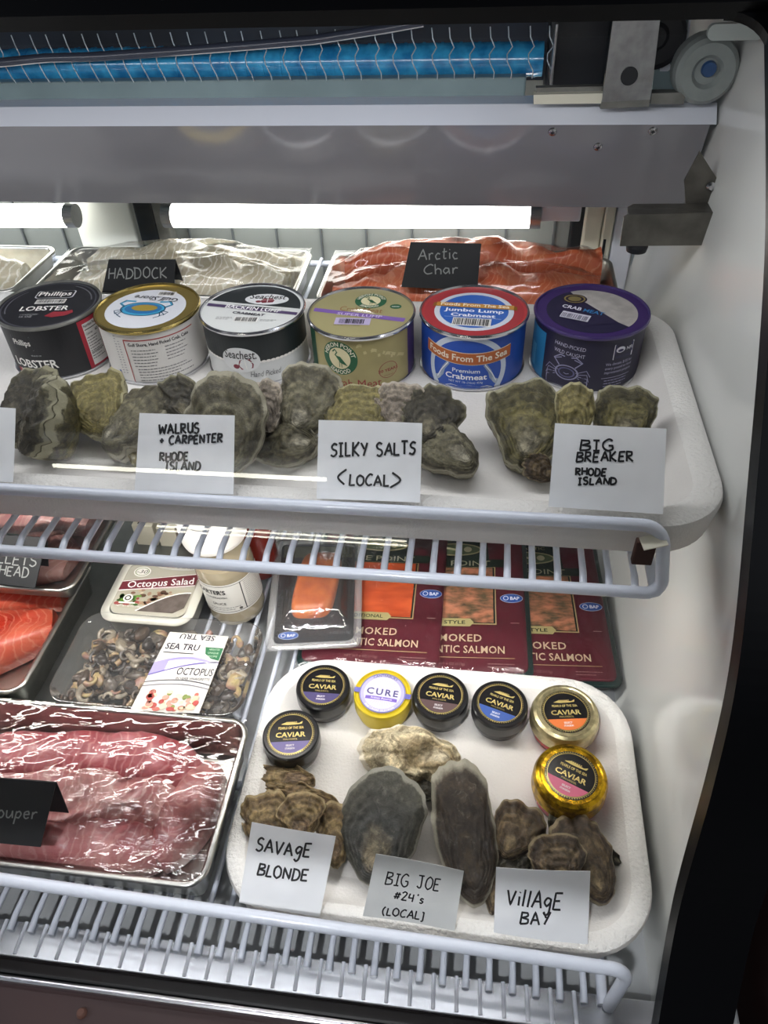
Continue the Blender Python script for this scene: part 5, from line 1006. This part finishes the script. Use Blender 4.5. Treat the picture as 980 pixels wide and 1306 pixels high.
# rear tub with a printed film
q_out = rect_quad([(118, 797), (240, 802), (270, 690), (182, 682)], -.600); bx0, bx1 = q_out[0].x, q_out[1].x; by0, by1 = .458, .549
tub2 = thing('octopus_tub', 'pale plastic tub of octopus salad with a maroon banner label', 'tub', ((bx0 + bx1) / 2, (by0 + by1) / 2, -.6335)); hx, hy = (bx1 - bx0) / 2, (by1 - by0) / 2; M_TUB = mat('frosted_tub', 'cfcdc2', .3, coat=.3)
HT = .0335; mb = MB(); mb.loops([RR(.010, .0005, .018), RR(.007, .004, .018), RR(.004, HT - .003, .018), RR(0, HT - .002, .018), RR(0, HT, .018), RR(.009, HT + .0004, .018)], M_TUB, True); mb.build('tub_body', tub2)
fx0, fx1, fy0, fy1 = -hx + .009, hx - .009, -hy + .010, hy - .009; FWd, FHt = fx1 - fx0, fy1 - fy0; mb = MB(); mb.loops([[V((p[0], p[1], HT + .0006)) for p in rrect(FWd / 2, FHt / 2, .012, 8)], [V((p[0], p[1], HT + .0009)) for p in rrect(FWd / 2 - .001, FHt / 2 - .001, .011, 8)]], mat('label_film', 'b9b5a6', .25, coat=.5), False, True)
A = Art(mb, lambda x, y, h: V((x, y, HT + .0009 + h))); mar = ink('6d2831'); ys = fy0 + .027
R0 = random.Random(4)
A.rect(fx0 + .004, fy0 + .008, fx1 - .003, ys + .010, ink('aaa592'), 1, 6)
for q in range(90):
    x, y = R0.uniform(fx0 + .006, fx1 - .006), R0.uniform(fy0 + .012, ys + .006); g = x < fx0 + FWd * .36 and y < fy0 + FHt * .36; A.ell(x, y, R0.uniform(.0018, .0042), R0.uniform(.0014, .003), ink(R0.choice(['4f7a30', '6d9440', '3a5f28', '9c4a48']) if g else R0.choice(['7d5a48', '9a7d66', 'b8a288', '5e4436', 'a88c70', 'c9bba0'])), 2 + q % 4, n=9, rings=1)
ar = [(fx0 + FWd * .36 + (FWd * .62) * i / 12, fy0 + .004 + FHt * .40 * math.sin(i / 12 * PI / 2)) for i in range(13)]
A.poly([(fx1 - .003, fy0 + .012), (fx1 - .013, fy0 + .004)] + ar, mat('clear_window_print', '6f655f', .15, coat=.6, var=.3, vscale=90), 7); A.line(ar, .0016, ink(W_), 8)
xs = [fx0 + .001 + (FWd - .002) * i / 12 for i in range(13)]; bl = lambda x: ys + .002 + .014 * (x - fx0) / FWd; bh = lambda x: ys + .020 + .014 * (x - fx0) / FWd - .004 * (1 - (x - fx0) / FWd)
A.band([(x, bl(x)) for x in xs], [(x, bh(x)) for x in xs], ink(W_), 9); A.band([(x, bl(x) + .0012) for x in xs], [(x, bh(x) - .001) for x in xs], mar, 10); A.text('Octopus Salad', .003, ys + .0125, ink('f0eee9'), width=FWd * .86, size=.0135, k=11, bold=.012, rot=.16)
A.text('MEDITERRANEAN STYLE', .010, ys + .0095, ink('d9bfc0'), width=FWd * .52, size=.003, k=11, rot=.15); A.ell(fx0 + .018, ys + .031, .0095, .0075, ink('e4e2da'), 11); A.ell(fx0 + .018, ys + .031, .008, .006, ink('8d9a78'), 12, r0=.86); A.text('-30', fx0 + .018, ys + .0285, ink('3f3f3a'), width=.012, size=.0075, k=12, shear=.2)
A.ell(.014, ys + .0415, .027, .0055, ink('c4c2ba'), 11); A.ell(.014, ys + .0415, .027, .0055, ink('7f7d78'), 12, r0=.95); A.text('Fruits', .003, ys + .0395, ink('9a6a6a'), width=.016, size=.007, k=12, shear=.2, bold=.01); A.text('DeMer', .023, ys + .0395, ink('2f2d2b'), width=.020, size=.007, k=12, bold=.015, shear=.15)
A.ell(fx0 + .016, fy0 + .020, .0052, .0052, ink('e8e8e0'), 11); A.ell(fx0 + .016, fy0 + .020, .0035, .0035, ink('4d4d4a'), 12, r0=.6); A.rect(fx0 + .008, fy0 + .0125, fx0 + .026, fy0 + .0145, ink('e8e8e0'), 11); A.text('NET WT 12 OZ (340g)', fx0 + .021, fy0 + .008, ink('e8e8e0'), width=.028, size=.003, k=11)
mb.build('label_lid', tub2)
# ------------------------------------------------------------------ bottles and cartons at the back of the lower shelf
bp_ = P(301, 784, z=-.6375); zc = -.6372; bt = thing('sauce_bottle', 'bottle of pale sauce with a white label, white cap, under the shelf rail', 'bottle', Matrix.Translation(V((bp_.x, bp_.y + .012, zc))) @ Matrix.Rotation(-.05, 4, 'Y'))
rb = .031; SA = mat('pale_sauce', '9d927a', .12, var=.15, vscale=40, coat=.6); mb = MB(); mb.lathe([(0, .0015), (rb * .8, .001), (rb * .96, .004), (rb, .010), (rb, .075), (rb * .97, .084), (rb * .8, .096), (.019, .106), (.018, .114)], SA, 48); mb.build('bottle_body', bt)
mb = MB(); LBL = mat('bottle_label', 'd6d4ce', .4); fnb = lambda x, y, h: V(((rb + .0003 + h) * math.cos(-1.1 + x / rb), (rb + .0003 + h) * math.sin(-1.1 + x / rb), y))
A = Art(mb, fnb); A.rect(-.040, .024, .045, .068, LBL, 0, 40); A.rect(-.039, .0655, .044, .0662, ink('2b2b2b'), 1, 40); A.rect(-.039, .0265, .044, .0272, ink('2b2b2b'), 1, 40); A.rect(.0085, .0265, .0096, .0662, ink('2b2b2b'), 1)
A.text("CARTER'S", -.024, .0545, ink('1b1b1b'), width=.032, size=.0085, k=2, bold=.03); A.text('HORSERADISH', -.020, .0480, ink('4a4a48'), width=.024, size=.0042, k=2); A.text('SAUCE', -.018, .0385, ink('3a3a38'), width=.015, size=.0048, k=2, bold=.01); A.small(-.03, .033, .006, 2, .003, ink('6a6a68'), 1); A.small(.0125, .063, .043, 14, .0026, ink('55544f'), 1, 8); A.ell(.003, .030, .002, .002, ink('55544f'), 2, n=10); mb.build('bottle_label', bt)
mb = MB(); mb.lathe([(.0185, .110), (.0205, .110), (.0325, .112), (.0335, .116), (.0335, .134), (.032, .137), (.028, .138), (0, .138)], mat('white_cap', 'dcdbd6', .4), 48); A = Art(mb, lambda x, y, h: V((x, y, .138 + h))); A.ell(-.002, 0, .024, .024, ink('55544f'), 1, r0=.96, n=44); A.ell(-.002, 0, .013, .013, ink('77766f'), 1, r0=.9, n=40); A.text('HOT', -.002, -.003, ink('55544f'), width=.014, size=.006, k=2, rot=.3); A.poly([(.006, -.03), (.021, -.022), (.027, .0), (.02, .02)], ink('e9e8e4'), 2); A.text('Sauce Co', .018, -.004, ink('2b2b2b'), width=.022, size=.006, k=3, rot=1.25); mb.build('cap', bt)
rp = P(330, 742, z=-.6375); rbt = thing('red_sauce_bottle', 'red sauce bottle standing behind the pale sauce bottle', 'bottle', (rp.x, rp.y + .02, zc)); mb = MB(); mb.lathe([(0, .001), (.019, .001), (.021, .004), (.021, .07), (.018, .08), (.010, .095), (.009, .105)], mat('red_sauce', '6d2118', .15, coat=.6), 36); mb.build('bottle_body', rbt); mb = MB(); mb.lathe([(.009, .100), (.0115, .101), (.0110, .118), (0, .119)], mat('white_cap', 'dcdbd6', .4), 24); mb.build('cap', rbt)
def carton(px0, px1, py, y, ln, h, m, label, deco=None, name='carton'):
    a = P(px0, py, z=-.60); b = P(px1, py, z=-.60); t = thing(name, label, 'carton', ((a.x + b.x) / 2, y + ln / 2, -.6365), group='small cartons at the back of the lower shelf'); mb = MB(); mb.box((0, 0, h / 2), (abs(b.x - a.x), ln, h), m, .001)
    if deco: deco(Art(mb, lambda x, y, hh: V((x, y, h + .0002 + hh))), abs(b.x - a.x), ln)
    mb.build('box', t)
M_CART = mat('ivory_carton', 'd4cfbd', .45)
carton(156, 184, 690, .600, .06, .036, M_CART, 'narrow ivory carton with a black pen stroke behind the octopus salad', lambda A, w_, l: A.line([(-w_ * .2, -l * .45), (-w_ * .05, -l * .2), (w_ * .3, l * .1)], .003, ink('20201e'), 1))
carton(188, 214, 690, .600, .06, .034, M_CART, 'narrow plain ivory carton between the inked carton and the red box')
carton(226, 254, 690, .602, .05, .038, mat('red_box', '8c2b33', .4, var=.15, vscale=50), 'small red box left of the white bottle cap', lambda A, w_, l: A.line([(-w_ * .3, -l * .3), (0, 0), (-w_ * .1, l * .3)], .001, ink('b9807f'), 1))
# ------------------------------------------------------------------ smoked salmon packs
M_BOARD = mat('dark_green_board', '17302d', .35, coat=.3); M_MAR = mat('maroon_sleeve', '5f2630', .35, var=.08, vscale=30, coat=.3); GOLD = ink('b7a678'); M_VAC = film('vacuum_film', gloss=.22, rough=.12, bump=.6, bscale=40, base=.02)
S_PLAIN = mat('smoked_salmon_slice', 'd6663a', .35, col2='c2552f', vscale=40, coat=.3, stretch=(1, 4, 1)); S_HERB = mat('herbed_salmon_slice', 'c98768', .4, col2='6a5a42', vscale=75, coat=.3, stretch=(1, 2.2, 1))
def bap(A, x, y, s, k):
    A.ell(x, y, .0105 * s, .0052 * s, ink('b9c8e2'), k, n=28); A.ell(x, y, .0100 * s, .0047 * s, ink('2a57a6'), k + 1, n=28); A.ell(x - .0052 * s, y, .0026 * s, .0026 * s, ink('dfe6f2'), k + 2, r0=.7, n=16); A.text('BAP', x + .0030 * s, y - .0019 * s, ink('eef2f8'), width=.0085 * s, size=.0052 * s, k=k + 2, bold=.03)
def salmon(label, xr, y0, z, rot, kind, tagtext, roll=0.0, pitch=0.0):
    w_, l = .152, .200; t = thing('smoked_salmon_pack', label, 'salmon pack', Matrix.Translation(V((xr, y0, z))) @ rz(rot) @ Matrix.Rotation(pitch, 4, 'X') @ Matrix.Rotation(roll, 4, 'Y'), group='smoked salmon packs')
    RRp = lambda d, zz, r=.010: [V((p[0] - w_ / 2, p[1] + l / 2, zz)) for p in rrect(w_ / 2 - d, l / 2 - d, r, 6)]
    mb = MB(); mb.loops([RRp(0, 0), RRp(0, .0025), RRp(.001, .003)], M_BOARD, True, True); mb.build('board', t)
    mb = MB(); zt = .0058; mb.loops([RRp(.005, .003, .008), RRp(.005, .0054, .008), RRp(.0058, zt, .008)], M_MAR, False, True); A = Art(mb, lambda x, y, h: V((x, y, zt + h)))
    cxp = -w_ / 2; wl, wr, wb, wt = -.116, -.0375, .064, .139
    A.text('SMOKED', cxp, .0405, ink('c4b394'), width=.050, size=.0125, k=2, bold=.012, space=1.1); A.text('ATLANTIC SALMON', cxp, .0265, ink('c4b394'), width=.096, size=.0125, k=2, bold=.012, space=1.05); A.rect(-.135, .0205, -.018, .0211, GOLD, 2)
    A.text('NET WT 4 OZ (113g)', -.085, .0115, ink('8e6a66'), width=.034, size=.0042, k=2); A.small(-.045, .0135, -.016, 2, .0035, ink('9a7a76'), 2)
    A.rect(wl - .002, wb - .002, wr + .002, wt + .002, GOLD, 2); A.rect(wl - .0008, wb - .0008, wr + .0008, wt + .0008, ink('1d2a22'), 3); A.rect(wl, wb, wr - .001, wt, S_PLAIN if kind == 'plain' else S_HERB, 4, 10, 10)
    A.poly([(wl - .006, wb - .005), (wl + .053, wb - .005), (wl + .057, wb), (wl + .053, wb + .005), (wl - .006, wb + .005)], ink('b9b07c'), 5); A.text(tagtext, wl + .026, wb - .0022, ink('23301f'), width=.044, size=.0062, k=6, bold=.01)
    A.poly([(-.145, wt + .001), (-.026, wt + .001), (-.020, wt + .007), (-.026, wt + .0125), (-.145, wt + .0125)], ink('25332a'), 5); A.text('DUCE POINT', -.085, wt + .003, ink('b9b79c'), width=.088, size=.0105, k=6, bold=.002)
    A.poly([(-.118, wt + .0125), (-.042, wt + .0125), (-.045, .190), (-.115, .190)], ink('1d2b26'), 5); A.ell(-.080, .166, .030, .0095, ink('b3ab84'), 6); A.ell(-.080, .166, .0275, .0078, ink('5d6a4c'), 7); A.ell(-.066, .166, .0045, .004, ink('c9c3a0'), 8); A.line([(-.104, .164), (-.09, .168), (-.074, .164)], .003, ink('c9c3a0'), 8); A.text('ATLANTIC', -.080, .179, ink('b3ab84'), width=.04, size=.006, k=6)
    bap(A, -.019, .097, 1.15, 2); A.rect(-.021, .064, -.012, .0648, ink('a98f8c'), 2); mb.build('printed_sleeve', t)
    so = V((xr * 30, 3, 0)); mb = MB()
    def fv(u, v): x = -w_ * u; y = l * v; e = min(1, min(u, 1 - u, v, 1 - v) * 18); return V((x, y, .0032 + e * (.0042 + .0011 * noise.noise(V((x * 90, y * 60, 0)) + so) + .0007 * abs(noise.noise(V((x * 220, y * 160, 2)) + so)))))
    mb.grid(fv, 40, 50, M_VAC); mb.build('vacuum_film', t); return t
zs = ZL + .0026
salmon('rightmost smoked salmon pack with herbed fish in its window', .158, .450, zs, 3.5, 'herb', 'FLAX STYLE', 0, .02)
salmon('middle smoked salmon pack with herbed fish, overlapping the rightmost one', .071, .446, zs + .007, 2.0, 'herb', 'FLAX STYLE', -.045, .05)
salmon('leftmost smoked salmon pack with plain orange fish in its window', -.018, .4455, zs + .0055, 0.5, 'plain', 'TRADITIONAL', -.035, .045)
# pouch with an orange salmon portion on a black board
pz = zs + .0155; pq = rect_quad([(338, 832), (461, 826), (463, 690), (352, 690)], pz + .004); po = thing('salmon_pouch', 'clear vacuum pouch with an orange salmon portion on a black board', 'salmon pack', ((pq[0] + pq[1]) / 2))
fp = quad_map(pq); PWd, PHt = (pq[1] - pq[0]).length, (pq[3] - pq[0]).length
def rrq(d, r, h, sx=0, sy=0): return [fp((p[0] + PWd / 2) / PWd, (p[1] + PHt / 2) / PHt, h) for p in rrect(PWd / 2 - d, PHt / 2 - d, r, 6)]
mb = MB(); mb.loops([rrq(.008, .006, 0), rrq(.008, .006, .002), rrq(.0085, .006, .0024)], mat('black_board', '1b1d22', .4, coat=.3, var=.2, vscale=60), True, True); A = Art(mb, lambda x, y, h: fp((x + PWd / 2) / PWd, (y + PHt / 2) / PHt, .0024 + h)); bap(A, -.026, -PHt / 2 + .018, 1.0, 1); A.text('NET WT', .028, -PHt / 2 + .026, ink('6a6b70'), width=.016, size=.005, k=1); A.text('4 OZ (113g)', .027, -PHt / 2 + .018, ink('6a6b70'), width=.022, size=.005, k=1); A.poly([(-.038, PHt / 2 - .030), (.038, PHt / 2 - .030), (.038, PHt / 2 - .012), (-.038, PHt / 2 - .012)], ink('4d5136'), 1); A.text('ATLANTIC', .006, PHt / 2 - .026, ink('b9b79c'), width=.03, size=.007, k=2); mb.build('backing_board', po, world=True)
mb = MB(); so = V((8, 1, 0)); FLT = mat('salmon_portion', 'd8762f', .35, col2='c05a22', vscale=60, coat=.4, bump=.5, bscale=160, sss=.1)
def loaf(k, j):
    a = k / 12; x0_, y0_ = -.020 + .044 * .5, 0; hw, hl = .0225, .046
    th = 2 * PI * j / 40; sgn = lambda q, e: math.copysign(abs(q) ** e, q); r = math.sin(PI / 2 * min(1, (1 - a) * 1.0)) ** .35 if a < 1 else 0; z = .016 * math.sin(PI / 2 * a) ** .8
    x = x0_ - .002 + hw * r * sgn(math.cos(th), .45); y = .006 + hl * r * sgn(math.sin(th), .45); e = noise.noise(V((x, y, z)) * 60 + so) * .0016
    return fp((x + PWd / 2 + .006 * (y / hl) ) / PWd, (y + PHt / 2) / PHt, .0024 + z + e * a)
mb.loops([[loaf(k, j) for j in range(40)] for k in range(13)], FLT, False, True); mb.build('salmon_portion', po, world=True)
mb = MB(); 
def fv(u, v):
    x = PWd * (u - .5); y = PHt * (v - .5); e = min(1, min(u, 1 - u, v, 1 - v) * 14); d = max(abs(x - .001) / .030, abs(y - .006) / .055); hgt = .019 * (1 / (1 + math.exp((d - 1) * 12)))
    return fp(u, v, .0008 + e * (.0028 + hgt + .0006 * noise.noise(V((x * 120, y * 90, 0)))))
mb.grid(fv, 44, 50, film('pouch_film', gloss=.3, rough=.1, bump=.4, bscale=40, base=.04, milky=.05)); mb.build('pouch_film', po, world=True)
mb = MB(); ed = [rrq(.0, .010, .001), rrq(.0, .010, .003), rrq(.0075, .008, .003)]; mb.loops(ed, film('pouch_seam', gloss=.3, rough=.2, bump=.2, base=.1, milky=.30)); mb.build('sealed_edge', po, world=True)
# ------------------------------------------------------------------ lift everything to real height above the shop floor
fl = MB(); fl.box((0, 0, -Z0 - .01), (6, 8, .02), mat('shop_floor', '3a3836', .5)); fo = fl.build('floor'); fo['kind'] = 'structure'
for o in list(COL.objects):
    if o.parent is None:
        m = o.matrix_basis.copy(); m.translation = m.translation + V((0, 0, Z0)); o.matrix_basis = m
bpy.context.view_layer.update()
